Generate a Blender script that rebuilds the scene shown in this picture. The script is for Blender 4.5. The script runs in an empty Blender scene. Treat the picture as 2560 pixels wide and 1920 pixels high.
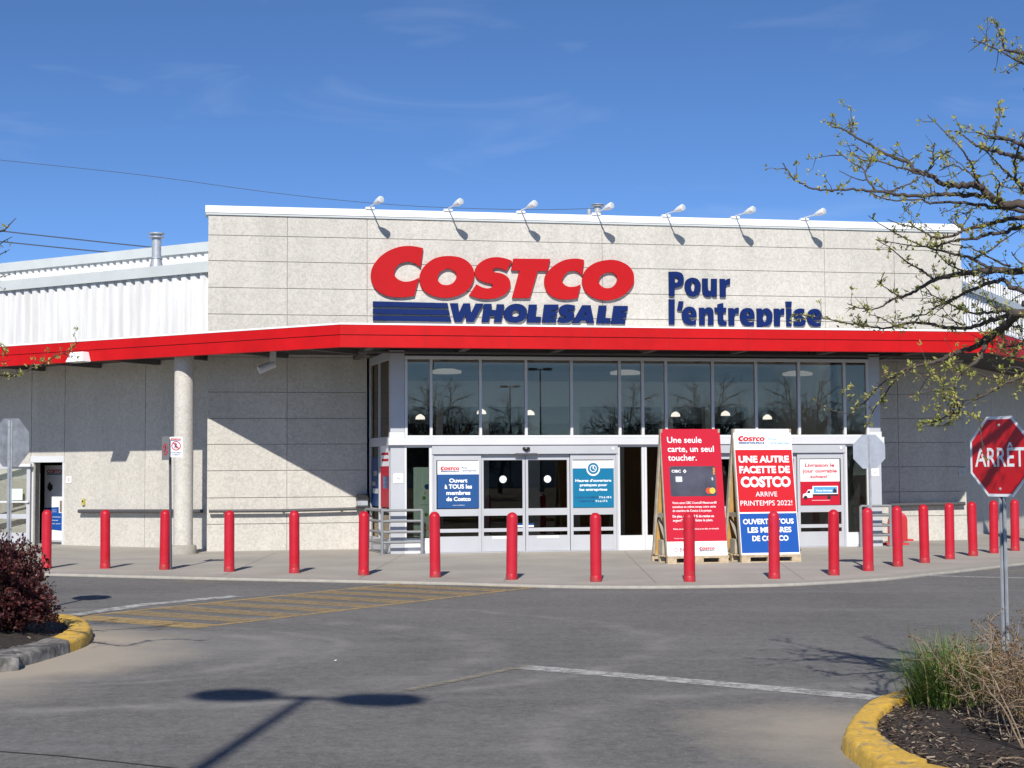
import bpy, math, random
from mathutils import Matrix, Vector
R = math.radians
C = bpy.context.scene.collection

# ------------------------------------------------------------------ camera, sky, sun, exposure
F, CX, CY = 3846.0, 1280.0, 960.0           # focal length and centre of the 2560 x 1920 photograph, in its pixels
CAM_Z = 1.75
CM = Matrix.Rotation(R(90 + 3.2), 3, 'X') @ Matrix.Rotation(R(-0.34), 3, 'Z')
cam = bpy.data.cameras.new('camera'); camo = bpy.data.objects.new('camera', cam); C.objects.link(camo)
camo.matrix_world = Matrix.Translation((0, 0, CAM_Z)) @ CM.to_4x4()
cam.sensor_width = 36.0; cam.lens = F / 2560 * 36; cam.clip_start = 0.1; cam.clip_end = 3000
bpy.context.scene.camera = camo

SUN_EL, SUN_AZ = 37.0, 5.0                   # light travels forward, a little to the right
wd = bpy.data.worlds.new('World'); bpy.context.scene.world = wd; wd.use_nodes = True
nt = wd.node_tree; nt.nodes.clear()
sky = nt.nodes.new('ShaderNodeTexSky'); sky.sky_type = 'NISHITA'; sky.sun_disc = False
sky.sun_elevation = R(SUN_EL); sky.sun_rotation = R(180 + SUN_AZ)
sky.altitude = 2000; sky.air_density = 0.6; sky.dust_density = 0.0; sky.ozone_density = 3.0
hs = nt.nodes.new('ShaderNodeHueSaturation'); hs.inputs['Saturation'].default_value = 1.06
mu_ = nt.nodes.new('ShaderNodeVectorMath'); mu_.operation = 'MULTIPLY'; mu_.inputs[1].default_value = (0.98, 1.08, 1.20)
nt.links.new(sky.outputs[0], mu_.inputs[0]); nt.links.new(mu_.outputs[0], hs.inputs['Color'])
tc = nt.nodes.new('ShaderNodeTexCoord')
mp = nt.nodes.new('ShaderNodeMapping'); mp.inputs['Rotation'].default_value = (0, R(20), R(8)); mp.inputs['Location'].default_value = (0.9, 2.3, 0.4); mp.inputs['Scale'].default_value = (3.2, 4, 14)
nt.links.new(tc.outputs['Generated'], mp.inputs[0])
nz = nt.nodes.new('ShaderNodeTexNoise'); nz.inputs['Scale'].default_value = 1.6; nz.inputs['Detail'].default_value = 6; nz.inputs['Distortion'].default_value = 1.2
nt.links.new(mp.outputs[0], nz.inputs['Vector'])
rp = nt.nodes.new('ShaderNodeMapRange'); rp.inputs['From Min'].default_value = 0.56; rp.inputs['From Max'].default_value = 0.90; rp.inputs['To Max'].default_value = 0.16
nt.links.new(nz.outputs[0], rp.inputs[0])
mxs = nt.nodes.new('ShaderNodeMix'); mxs.data_type = 'RGBA'
nt.links.new(rp.outputs[0], mxs.inputs[0]); nt.links.new(hs.outputs[0], mxs.inputs[6]); mxs.inputs[7].default_value = (7.5, 8.2, 9.2, 1)
bg = nt.nodes.new('ShaderNodeBackground'); bg.inputs[1].default_value = 0.107
ow = nt.nodes.new('ShaderNodeOutputWorld')
nt.links.new(mxs.outputs[2], bg.inputs[0]); nt.links.new(bg.outputs[0], ow.inputs[0])

sl = bpy.data.lights.new('sun', 'SUN'); sl.energy = 5.0; sl.angle = R(0.53); sl.color = (1.0, 0.955, 0.89)
so = bpy.data.objects.new('sun', sl); C.objects.link(so)
LD = Vector((math.sin(R(SUN_AZ)) * math.cos(R(SUN_EL)), math.cos(R(SUN_AZ)) * math.cos(R(SUN_EL)), -math.sin(R(SUN_EL))))
so.rotation_mode = 'QUATERNION'; so.rotation_quaternion = LD.to_track_quat('-Z', 'Y'); so.location = (-5, -30, 40)
vs = bpy.context.scene.view_settings
vs.view_transform = 'Standard'; vs.look = 'None'; vs.gamma = 1.0; vs.use_curve_mapping = False; vs.exposure = 0.10

# ------------------------------------------------------------------ helpers
random.seed(7)
def ray(px, py):
    return CM @ Vector(((px - CX) / F, -(py - CY) / F, -1))
CP = Vector((0, 0, CAM_Z))
def at_z(px, py, z=0.0):
    d = ray(px, py); return CP + d * ((z - CAM_Z) / d.z)
def at_y(px, py, Y):
    d = ray(px, py); return CP + d * (Y / d.y)
def frame(o, ang):                            # x along the wall to the right, y into the wall, z up
    c, s = math.cos(ang), math.sin(ang)
    return Matrix(((c, -s, 0, o[0]), (s, c, 0, o[1]), (0, 0, 1, o[2] if len(o) > 2 else 0), (0, 0, 0, 1)))
def fpx(M, px, py, t=0.0):                    # pixel -> (x, z) on the plane y = -t of a frame
    inv = M.inverted(); o = inv @ CP; d = inv.to_3x3() @ ray(px, py)
    k = (-t - o.y) / d.y; p = o + d * k
    return p.x, p.z
def face_frame(M, x, t, z):                   # poster frame: x right, y up, z out of the wall
    o = M @ Vector((x, -t, z)); u = M.to_3x3() @ Vector((1, 0, 0)); n = M.to_3x3() @ Vector((0, -1, 0))
    return Matrix(((u.x, 0, n.x, o.x), (u.y, 0, n.y, o.y), (u.z, 1, n.z, o.z), (0, 0, 0, 1)))
I4 = Matrix.Identity(4)
WM = {}

class MB:
    def __init__(s): s.v = []; s.f = []; s.mi = []
    def add(s, vs, fs, M=None, m=0):
        b = len(s.v)
        if M is not None: vs = [M @ Vector(p) for p in vs]
        s.v += [tuple(p) for p in vs]; s.f += [tuple(i + b for i in q) for q in fs]; s.mi += [m] * len(fs)
        return s
    def box(s, x0, x1, y0, y1, z0, z1, M=None, m=0):
        if x0 > x1: x0, x1 = x1, x0
        if y0 > y1: y0, y1 = y1, y0
        if z0 > z1: z0, z1 = z1, z0
        vs = [(x0,y0,z0),(x1,y0,z0),(x1,y1,z0),(x0,y1,z0),(x0,y0,z1),(x1,y0,z1),(x1,y1,z1),(x0,y1,z1)]
        return s.add(vs, [(3,2,1,0),(4,5,6,7),(0,1,5,4),(1,2,6,5),(2,3,7,6),(3,0,4,7)], M, m)
    def prism(s, pts, z0, z1, M=None, m=0):
        n = len(pts)
        a = sum(pts[i][0]*pts[(i+1)%n][1] - pts[(i+1)%n][0]*pts[i][1] for i in range(n))
        if a < 0: pts = pts[::-1]
        vs = [(p[0], p[1], z0) for p in pts] + [(p[0], p[1], z1) for p in pts]
        fs = [tuple(range(n-1, -1, -1)), tuple(range(n, 2*n))] + [(i, (i+1)%n, n+(i+1)%n, n+i) for i in range(n)]
        return s.add(vs, fs, M, m)
    def sheet(s, pts, z, M=None, m=0):
        n = len(pts)
        a = sum(pts[i][0]*pts[(i+1)%n][1] - pts[(i+1)%n][0]*pts[i][1] for i in range(n))
        if a < 0: pts = pts[::-1]
        return s.add([(p[0], p[1], z) for p in pts], [tuple(range(n))], M, m)
    def tube(s, pts, rad, n=8, M=None, m=0, caps=True):
        pts = [Vector(p) for p in pts]
        if not hasattr(rad, '__len__'): rad = [rad] * len(pts)
        vs = []; fs = []; ref = None
        for i, p in enumerate(pts):
            a = pts[max(i-1, 0)]; b = pts[min(i+1, len(pts)-1)]
            d = (b - a)
            if d.length < 1e-9: d = Vector((0,0,1))
            d.normalize()
            if ref is None: ref = Vector((0,0,1)) if abs(d.z) < .9 else Vector((1,0,0))
            x = (ref - d * ref.dot(d))
            if x.length < 1e-4: x = Vector((1,0,0)).cross(d)
            x.normalize(); ref = x; y = d.cross(x)
            for k in range(n):
                an = 2*math.pi*k/n
                vs.append(p + (x*math.cos(an) + y*math.sin(an)) * rad[i])
        for i in range(len(pts)-1):
            for k in range(n):
                fs.append((i*n+k, i*n+(k+1)%n, (i+1)*n+(k+1)%n, (i+1)*n+k))
        if caps:
            fs.append(tuple(range(n-1, -1, -1))); fs.append(tuple((len(pts)-1)*n + k for k in range(n)))
        return s.add(vs, fs, M, m)
    def lathe(s, prof, n=24, M=None, m=0):
        vs = []; fs = []
        for r, z in prof:
            for k in range(n):
                a = 2*math.pi*k/n; vs.append((r*math.cos(a), r*math.sin(a), z))
        for i in range(len(prof)-1):
            for k in range(n):
                fs.append((i*n+k, i*n+(k+1)%n, (i+1)*n+(k+1)%n, (i+1)*n+k))
        fs.append(tuple(range(n-1,-1,-1))); fs.append(tuple((len(prof)-1)*n+k for k in range(n)))
        return s.add(vs, fs, M, m)
    def build(s, name, mats, parent=None, smooth=None, bevel=0.0, kind=None, label=None):
        if not isinstance(mats, (list, tuple)): mats = [mats]
        vs = s.v
        if parent is not None:
            inv = WM[parent.name].inverted(); vs = [tuple(inv @ Vector(p)) for p in vs]
        me = bpy.data.meshes.new(name); me.from_pydata(vs, [], s.f)
        for m in mats: me.materials.append(m)
        if len(mats) > 1: me.polygons.foreach_set('material_index', s.mi)
        if smooth is not None:
            me.shade_smooth(); me.set_sharp_from_angle(angle=R(smooth))
        me.update()
        o = bpy.data.objects.new(name, me); C.objects.link(o)
        if parent is not None: o.parent = parent; WM[o.name] = WM[parent.name]
        else: WM[o.name] = I4
        if bevel:
            b = o.modifiers.new('bevel', 'BEVEL'); b.width = bevel; b.segments = 2; b.limit_method = 'ANGLE'
        if kind: o['kind'] = kind
        if label: o['label'] = label
        return o

def tag(o, label, cat, group=None):
    o['label'] = label; o['category'] = cat
    if group: o['group'] = group
    return o
def thing(name, label, cat, loc=(0,0,0), rotz=0.0, group=None):
    o = bpy.data.objects.new(name, None); C.objects.link(o)
    o.location = loc; o.rotation_euler = (0, 0, rotz); o.empty_display_size = 0.2
    WM[o.name] = Matrix.Translation(loc) @ Matrix.Rotation(rotz, 4, 'Z')
    return tag(o, label, cat, group)
def dup(root, loc, rotz, label, group=None):
    r = root.copy(); C.objects.link(r); r.location = loc; r.rotation_euler = (0, 0, rotz)
    r['label'] = label
    if group: r['group'] = group
    for ch in list(root.children):
        c = ch.copy(); C.objects.link(c); c.parent = r
        for g in list(ch.children):
            d = g.copy(); C.objects.link(d); d.parent = c
    return r

# ---- materials
def mat(name, col, rough=0.6, metal=0.0, spec=0.5, var=0.0, vscale=4.0, bump=0.0, bscale=40.0, var2=0.0, v2scale=0.6, tint=None):
    m = bpy.data.materials.new(name); m.use_nodes = True; t = m.node_tree; n = t.nodes; l = t.links
    b = n['Principled BSDF']; b.inputs['Roughness'].default_value = rough; b.inputs['Metallic'].default_value = metal
    b.inputs['Specular IOR Level'].default_value = spec
    b.inputs['Base Color'].default_value = (*col, 1)
    if var or var2 or bump:
        co = n.new('ShaderNodeTexCoord')
    last = None
    for vv, sc in ((var, vscale), (var2, v2scale)):
        if not vv: continue
        z = n.new('ShaderNodeTexNoise'); z.inputs['Scale'].default_value = sc; z.inputs['Detail'].default_value = 5; z.inputs['Roughness'].default_value = 0.6
        l.new(co.outputs['Object'], z.inputs['Vector'])
        r = n.new('ShaderNodeMapRange'); r.inputs['From Min'].default_value = 0.3; r.inputs['From Max'].default_value = 0.7
        r.inputs['To Min'].default_value = 1 - vv; r.inputs['To Max'].default_value = 1 + vv
        l.new(z.outputs[0], r.inputs[0])
        mx = n.new('ShaderNodeVectorMath'); mx.operation = 'SCALE'
        if last is None: mx.inputs[0].default_value = col
        else: l.new(last, mx.inputs[0])
        l.new(r.outputs[0], mx.inputs['Scale']); last = mx.outputs[0]
    if last is not None: l.new(last, b.inputs['Base Color'])
    if bump:
        z = n.new('ShaderNodeTexNoise'); z.inputs['Scale'].default_value = bscale; z.inputs['Detail'].default_value = 4
        l.new(co.outputs['Object'], z.inputs['Vector'])
        bp = n.new('ShaderNodeBump'); bp.inputs['Strength'].default_value = bump; bp.inputs['Distance'].default_value = 0.01
        l.new(z.outputs[0], bp.inputs['Height']); l.new(bp.outputs[0], b.inputs['Normal'])
    return m

def nodes_of(m): return m.node_tree.nodes, m.node_tree.links, m.node_tree.nodes['Principled BSDF']

def wall_material(name, base, dark):
    m = bpy.data.materials.new(name); m.use_nodes = True; n, l, b = nodes_of(m)
    b.inputs['Roughness'].default_value = 0.9; b.inputs['Specular IOR Level'].default_value = 0.2
    co = n.new('ShaderNodeTexCoord')
    z = n.new('ShaderNodeTexNoise'); z.inputs['Scale'].default_value = 7; z.inputs['Detail'].default_value = 3; z.inputs['Distortion'].default_value = 2.5
    l.new(co.outputs['Object'], z.inputs['Vector'])
    r = n.new('ShaderNodeValToRGB'); r.color_ramp.elements[0].position = 0.36; r.color_ramp.elements[1].position = 0.60
    r.color_ramp.elements[0].color = (*dark, 1); r.color_ramp.elements[1].color = (*base, 1)
    l.new(z.outputs[0], r.inputs[0])
    z2 = n.new('ShaderNodeTexNoise'); z2.inputs['Scale'].default_value = 0.55; z2.inputs['Detail'].default_value = 6; l.new(co.outputs['Object'], z2.inputs['Vector'])
    mpv = n.new('ShaderNodeMapping'); mpv.inputs['Scale'].default_value = (2.2, 2.2, 0.12); l.new(co.outputs['Object'], mpv.inputs[0])
    z3 = n.new('ShaderNodeTexNoise'); z3.inputs['Scale'].default_value = 1.4; z3.inputs['Detail'].default_value = 5; l.new(mpv.outputs[0], z3.inputs['Vector'])
    ad = n.new('ShaderNodeMath'); ad.operation = 'ADD'; l.new(z2.outputs[0], ad.inputs[0]); l.new(z3.outputs[0], ad.inputs[1])
    mr = n.new('ShaderNodeMapRange'); mr.inputs['From Min'].default_value = 0.7; mr.inputs['From Max'].default_value = 1.3; mr.inputs['To Min'].default_value = 0.90; mr.inputs['To Max'].default_value = 1.05
    l.new(ad.outputs[0], mr.inputs[0])
    sc = n.new('ShaderNodeVectorMath'); sc.operation = 'SCALE'; l.new(r.outputs[0], sc.inputs[0]); l.new(mr.outputs[0], sc.inputs['Scale'])
    z4 = n.new('ShaderNodeTexNoise'); z4.inputs['Scale'].default_value = 55; z4.inputs['Detail'].default_value = 2; l.new(co.outputs['Object'], z4.inputs['Vector'])
    mr2 = n.new('ShaderNodeMapRange'); mr2.inputs['From Min'].default_value = 0.3; mr2.inputs['From Max'].default_value = 0.7; mr2.inputs['To Min'].default_value = 0.93; mr2.inputs['To Max'].default_value = 1.06
    l.new(z4.outputs[0], mr2.inputs[0])
    sc2 = n.new('ShaderNodeVectorMath'); sc2.operation = 'SCALE'; l.new(sc.outputs[0], sc2.inputs[0]); l.new(mr2.outputs[0], sc2.inputs['Scale'])
    l.new(sc2.outputs[0], b.inputs['Base Color'])
    bp = n.new('ShaderNodeBump'); bp.inputs['Strength'].default_value = 0.5; bp.inputs['Distance'].default_value = 0.012
    l.new(z4.outputs[0], bp.inputs['Height']); l.new(bp.outputs[0], b.inputs['Normal'])
    return m

def glass_material(name, tint, refl, rough=0.0):
    m = bpy.data.materials.new(name); m.use_nodes = True; t = m.node_tree; n = t.nodes; l = t.links; n.clear()
    o = n.new('ShaderNodeOutputMaterial'); tr = n.new('ShaderNodeBsdfTransparent'); tr.inputs[0].default_value = (*tint, 1)
    gl = n.new('ShaderNodeBsdfGlossy'); gl.inputs['Roughness'].default_value = rough; gl.inputs[0].default_value = (0.96, 0.84, 0.68, 1)
    lw = n.new('ShaderNodeFresnel'); lw.inputs[0].default_value = 1.5
    mu = n.new('ShaderNodeMath'); mu.operation = 'MULTIPLY_ADD'; mu.inputs[1].default_value = 1.0; mu.inputs[2].default_value = refl; mu.use_clamp = True
    l.new(lw.outputs[0], mu.inputs[0])
    mx = n.new('ShaderNodeMixShader'); l.new(mu.outputs[0], mx.inputs[0]); l.new(tr.outputs[0], mx.inputs[1]); l.new(gl.outputs[0], mx.inputs[2])
    l.new(mx.outputs[0], o.inputs[0])
    return m

M_wall = wall_material('aggregate_concrete', (0.585, 0.555, 0.495), (0.485, 0.462, 0.41))
M_joint = mat('dark_joint', (0.34, 0.30, 0.26), 0.9)
M_white = mat('white_metal', (0.84, 0.84, 0.83), 0.45, var=0.03, vscale=2)
def siding_material():
    m = mat('white_siding', (0.80, 0.80, 0.79), 0.5); n, l, b = nodes_of(m)
    co = n.new('ShaderNodeTexCoord'); mpv = n.new('ShaderNodeMapping'); mpv.inputs['Scale'].default_value = (3, 3, 0.25); l.new(co.outputs['Object'], mpv.inputs[0])
    z = n.new('ShaderNodeTexNoise'); z.inputs['Scale'].default_value = 2.2; z.inputs['Detail'].default_value = 6; l.new(mpv.outputs[0], z.inputs['Vector'])
    r = n.new('ShaderNodeValToRGB'); r.color_ramp.elements[0].position = 0.3; r.color_ramp.elements[1].position = 0.62
    r.color_ramp.elements[0].color = (0.60, 0.59, 0.57, 1); r.color_ramp.elements[1].color = (0.74, 0.735, 0.72, 1)
    l.new(z.outputs[0], r.inputs[0]); l.new(r.outputs[0], b.inputs['Base Color']); return m
M_siding = siding_material()
M_flash = mat('grey_flashing', (0.52, 0.55, 0.54), 0.45, var=0.06, vscale=1.5)
M_red = mat('red_fascia', (0.50, 0.006, 0.008), 0.55, spec=.18, var=0.10, vscale=0.9, var2=0.06, v2scale=5)
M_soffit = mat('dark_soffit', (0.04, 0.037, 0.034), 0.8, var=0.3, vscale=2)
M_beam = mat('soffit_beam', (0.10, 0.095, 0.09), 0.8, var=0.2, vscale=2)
M_alu = mat('grey_aluminium', (0.46, 0.47, 0.495), 0.42, metal=0.0, var=0.06, vscale=1.2)
M_alul = mat('pale_aluminium', (0.63, 0.635, 0.645), 0.45, var=0.04, vscale=1.5)
M_alud = mat('dark_gasket', (0.06, 0.06, 0.07), 0.5)
M_galv = mat('galvanised_steel', (0.42, 0.44, 0.46), 0.45, metal=0.35, var=0.18, vscale=9, bump=0.1, bscale=30)
M_sgnback = mat('sign_back_aluminium', (0.38, 0.41, 0.46), 0.5, metal=0.2, var=0.14, vscale=5)
M_sgndark = mat('dark_sign_back', (0.21, 0.225, 0.25), 0.6, metal=0.1, var=0.30, vscale=7)  # darker, more mottled version of the sign back grey
M_rail = mat('grey_rail_paint', (0.075, 0.073, 0.078), 0.5, var=0.1, vscale=6)
M_railg = mat('grey_pipe', (0.23, 0.235, 0.24), 0.5, metal=0.1, var=0.08, vscale=6)
M_signred = mat('letter_red', (0.43, 0.007, 0.010), 0.55, spec=.15, var=0.03, vscale=3)
M_blue = mat('letter_blue', (0.003, 0.016, 0.098), 0.55, spec=.15, var=0.06, vscale=3)
M_pwhite = mat('print_white', (0.86, 0.86, 0.86), 0.5)
M_pred = mat('print_red', (0.50, 0.010, 0.030), 0.5, spec=.25)
M_pred2 = mat('print_bright_red', (0.56, 0.014, 0.022), 0.5, spec=.25)
M_pblue = mat('print_blue', (0.012, 0.085, 0.36), 0.5, spec=.25)
M_pnavy = mat('print_navy', (0.012, 0.045, 0.16), 0.45)
M_pdblue = mat('print_mid_blue', (0.018, 0.08, 0.24), 0.5, spec=.25)
M_pteal = mat('print_teal', (0.006, 0.165, 0.31), 0.5, spec=.25)
M_plblue = mat('print_light_blue', (0.10, 0.35, 0.62), 0.45)
M_pblack = mat('print_black', (0.018, 0.018, 0.022), 0.5)
M_card = mat('card_grey', (0.065, 0.065, 0.085), 0.35, var=0.45, vscale=1.6)
M_orange = mat('print_orange', (0.85, 0.33, 0.03), 0.5)
M_mcred = mat('print_circle_red', (0.72, 0.06, 0.015), 0.5)
M_mint = mat('print_mint', (0.62, 0.80, 0.70), 0.5)
M_green = mat('print_green', (0.10, 0.30, 0.05), 0.5)
M_chip = mat('print_chip', (0.62, 0.62, 0.64), 0.35)
M_wood = mat('plywood', (0.56, 0.33, 0.10), 0.7, var=0.16, vscale=5)
M_woodg = mat('grey_lumber', (0.42, 0.37, 0.28), 0.8, var=0.2, vscale=9)
M_pallet = mat('pallet_wood', (0.48, 0.38, 0.25), 0.85, var=0.25, vscale=11)
M_int = mat('interior_paint', (0.86, 0.87, 0.86), 0.7, var=0.05, vscale=1)
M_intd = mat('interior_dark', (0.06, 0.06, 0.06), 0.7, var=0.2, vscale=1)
M_intf = mat('interior_floor', (0.55, 0.53, 0.50), 0.4, var=0.1, vscale=3)
M_glass = glass_material('window_glass', (0.82, 0.81, 0.78), 0.03)
M_glassd = glass_material('door_glass', (0.62, 0.64, 0.63), 0.0)
M_glassc = glass_material('clear_glass', (0.90, 0.92, 0.91), 0.0)
M_black = mat('black_plastic', (0.02, 0.02, 0.022), 0.4)
M_lampw = mat('white_lamp_housing', (0.85, 0.85, 0.84), 0.35)

# ---- flat lettering
def curve_to_geo(cu):
    o = bpy.data.objects.new('tmp', cu); C.objects.link(o)
    dg = bpy.context.evaluated_depsgraph_get(); e = o.evaluated_get(dg); me = e.to_mesh()
    vs = [tuple(v.co) for v in me.vertices]; fs = [tuple(p.vertices) for p in me.polygons]
    e.to_mesh_clear(); bpy.data.objects.remove(o); bpy.data.curves.remove(cu)
    return vs, fs
_tc = {}
def text_geo(txt, bold=0.0, shear=0.0, ext=0.0):
    k = (txt, bold, shear, ext)
    if k not in _tc:
        cu = bpy.data.curves.new('t', 'FONT'); cu.body = txt; cu.size = 1; cu.offset = bold; cu.shear = shear; cu.extrude = ext; cu.resolution_u = 3
        _tc[k] = curve_to_geo(cu)
    return _tc[k]
_capv = text_geo('H')[0]; CAP = max(v[1] for v in _capv)
def put_text(mb, M, txt, x0, x1, yb, cap, bold=0.0, z=0.0, m=0, shear=0.0, ext=0.0, keep=False):
    vs, fs = text_geo(txt, bold, shear, ext)
    a = min(v[0] for v in vs); b = max(v[0] for v in vs)
    sy = cap / CAP; sx = (x1 - x0) / (b - a)
    mb.add([(x0 + (v[0]-a)*sx, yb + v[1]*sy, z + v[2]) for v in vs], fs, M, m)
def loop_pts(pts, n=7):
    # closed Catmull-Rom; a third element marks a corner
    out = []; N = len(pts)
    P = [Vector((p[0], p[1])) for p in pts]; K = [len(p) > 2 for p in pts]
    for i in range(N):
        p1, p2 = P[i], P[(i+1) % N]; c1, c2 = K[i], K[(i+1) % N]
        if c1 and c2: out.append(p1); continue
        p0 = P[i-1]; p3 = P[(i+2) % N]
        t1 = (p2 - p1) * .5 if c1 else (p2 - p0) * .5
        t2 = (p2 - p1) * .5 if c2 else (p3 - p1) * .5
        for k in range(n):
            u = k / n; u2 = u*u; u3 = u2*u
            out.append(p1*(2*u3-3*u2+1) + t1*(u3-2*u2+u) + p2*(-2*u3+3*u2) + t2*(u3-u2))
    return out
def outline_geo(loops, ext=0.0):
    cu = bpy.data.curves.new('o', 'CURVE'); cu.dimensions = '2D'; cu.fill_mode = 'BOTH'; cu.extrude = ext
    for lp in loops:
        sp = cu.splines.new('POLY'); sp.points.add(len(lp) - 1); sp.use_cyclic_u = True
        for i, p in enumerate(lp): sp.points[i].co = (p[0], p[1], 0, 1)
    return curve_to_geo(cu)
def disc(cx, cy, r, n=28): return [(cx + r*math.cos(2*math.pi*k/n), cy + r*math.sin(2*math.pi*k/n)) for k in range(n)]
def rrect(x0, x1, y0, y1, r, n=5):
    p = []
    for cx, cy, a in ((x1-r, y1-r, 0), (x0+r, y1-r, 90), (x0+r, y0+r, 180), (x1-r, y0+r, 270)):
        for k in range(n+1):
            an = R(a + 90*k/n); p.append((cx + r*math.cos(an), cy + r*math.sin(an)))
    return p

# traced outlines of the big lettering (pixels of two enlarged crops: A starts at 900,600, B at 1240,600, both x 6.144)
k_ = 1
LET = {
 'C1': ('A', [[(970,125,1),(860,100),(740,90),(600,105),(440,165),(300,265),(200,400),(168,530),(185,660),(260,770),(370,840),(490,872),(610,880),(730,872),(835,856,1),(905,576,1),(830,615),(740,638),(660,635),(580,600),(530,540),(530,470),(570,400),(640,350),(740,330),(840,355),(930,415,1)]]),
 'O1': ('A', [[(1390,245),(1530,265),(1650,325),(1730,420),(1755,520),(1735,640),(1660,760),(1540,840),(1400,880),(1260,885),(1120,855),(1000,790),(930,690),(915,580),(950,460),(1030,360),(1140,285),(1260,252)],
              [(1350,440),(1440,470),(1485,540),(1470,610),(1410,670),(1320,692),(1240,670),(1195,610),(1200,540),(1260,470)]]),
 'S1': ('A', [[(2339,320,1),(2239,283),(2109,262),(1990,275),(1890,315),(1805,385),(1765,475),(1772,550),(1830,610),(1930,650),(2015,668),(2040,695),(2020,728),(1950,742),(1870,722),(1790,680,1),(1680,845,1),(1770,880),(1890,903),(2010,901),(2119,885),(2239,825),(2300,735),(2311,655),(2279,580),(2199,522),(2120,502),(2060,490),(2042,462),(2062,434),(2115,427),(2185,442),(2250,470,1)]]),
 'T1': ('B', [[(270,285,1),(835,290,1),(785,475,1),(640,472,1),(520,890,1),(250,890,1),(365,468,1),(235,465,1)]]),
 'C2': ('B', [[(1355,305,1),(1280,290),(1180,285),(1060,305),(940,360),(840,440),(765,540),(745,640),(765,750),(820,830),(910,885),(1030,910),(1140,908),(1255,890,1),(1302,680,1),(1220,713),(1130,718),(1060,692),(1015,630),(1040,560),(1100,492),(1190,470),(1260,488),(1325,540,1)]]),
 'O2': ('B', [[(1770,303),(1900,325),(2020,385),(2095,470),(2122,570),(2105,690),(2020,800),(1900,880),(1760,920),(1640,920),(1500,885),(1390,805),(1335,700),(1330,590),(1375,470),(1470,380),(1600,325)],
              [(1745,495),(1820,515),(1865,580),(1850,660),(1790,720),(1710,740),(1630,715),(1580,650),(1600,570),(1660,515)]]),
}
LETB = {
 'W': ('A', [[(1385,970,1),(1505,970,1),(1525,1115,1),(1590,972,1),(1690,972,1),(1710,1120,1),(1780,975,1),(1900,975,1),(1745,1256,1),(1635,1256,1),(1620,1130,1),(1560,1256,1),(1455,1256,1)]]),
 'H': ('A', [[(1910,980,1),(2025,980,1),(2013,1070,1),(2095,1075,1),(2105,985,1),(2217,988,1),(2169,1262,1),(2060,1260,1),(2080,1165,1),(1995,1160,1),(1980,1260,1),(1870,1260,1)]]),
 'O': ('B', [[(310,978),(400,995),(465,1050),(478,1120),(450,1200),(380,1252),(290,1266),(200,1252),(138,1200),(122,1130),(148,1060),(215,1000)],[(305,1080),(350,1095),(362,1130),(340,1165),(295,1178),(250,1165),(240,1130),(262,1095)]]),
 'L': ('B', [[(510,990,1),(630,990,1),(605,1175,1),(695,1180,1),(680,1268,1),(475,1266,1)]]),
 'E': ('B', [[(745,990,1),(962,990,1),(948,1072,1),(860,1076,1),(857,1094,1),(940,1097,1),(930,1168,1),(845,1174,1),(842,1192,1),(928,1197,1),(918,1268,1),(710,1268,1)]]),
 'S': ('B', [[(1220,1010,1),(1150,992),(1060,990),(990,1030),(970,1095),(1000,1145),(1060,1172),(1078,1188),(1060,1200),(1010,1192),(978,1175,1),(945,1250,1),(1020,1270),(1110,1265),(1180,1222),(1205,1160),(1185,1112),(1120,1090),(1105,1076),(1130,1072),(1190,1090,1)]]),
 'A': ('B', [[(1330,1000,1),(1455,1000,1),(1510,1276,1),(1400,1276,1),(1390,1235,1),(1310,1232,1),(1280,1276,1),(1172,1273,1)],[(1378,1095,1),(1388,1168,1),(1348,1168,1)]]),
 'L2': ('B', [[(1585,1005,1),(1700,1005,1),(1675,1195,1),(1765,1200,1),(1750,1283,1),(1545,1280,1)]]),
 'E2': ('B', [[(1815,1010,1),(2030,1012,1),(2015,1092,1),(1925,1096,1),(1922,1114,1),(2010,1117,1),(2000,1188,1),(1910,1194,1),(1907,1212,1),(1990,1216,1),(1982,1288,1),(1772,1286,1)]]),
}
BARS = [[(200,940,1),(1345,968,1),(1362,1043,1),(200,1020,1)], [(200,1052,1),(1366,1077,1),(1382,1150,1),(200,1128,1)], [(200,1159,1),(1386,1182,1),(1405,1255,1),(200,1232,1)]]
def src(which, p): return ((900 if which == 'A' else 1240) + p[0]/6.144, 600 + p[1]/6.144)
# normalised logo for posters: x 0..1 across, y 0 (stripes' foot) .. up
def logo_into(mb, M, x0, x1, yb, z, mred, mblue):
    W = 1585 - 927; s = (x1 - x0) / W
    def T(wh, lp): return [(x0 + (src(wh, p)[0] - 927) * s, yb + (806 - src(wh, p)[1] + (src(wh, p)[0]-927)*0.012) * s, *p[2:]) for p in lp]
    for wh, lps in LET.values():
        v, f = outline_geo([loop_pts(T(wh, lp), 4) for lp in lps]); mb.add([(a, b, z) for a, b, c in v], f, M, mred)
    for wh, lps in LETB.values():
        v, f = outline_geo([loop_pts(T(wh, lp), 3) for lp in lps]); mb.add([(a, b, z) for a, b, c in v], f, M, mblue)
    for b in BARS:
        v, f = outline_geo([loop_pts(T('A', b), 2)]); mb.add([(a, b2, z) for a, b2, c in v], f, M, mblue)

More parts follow.
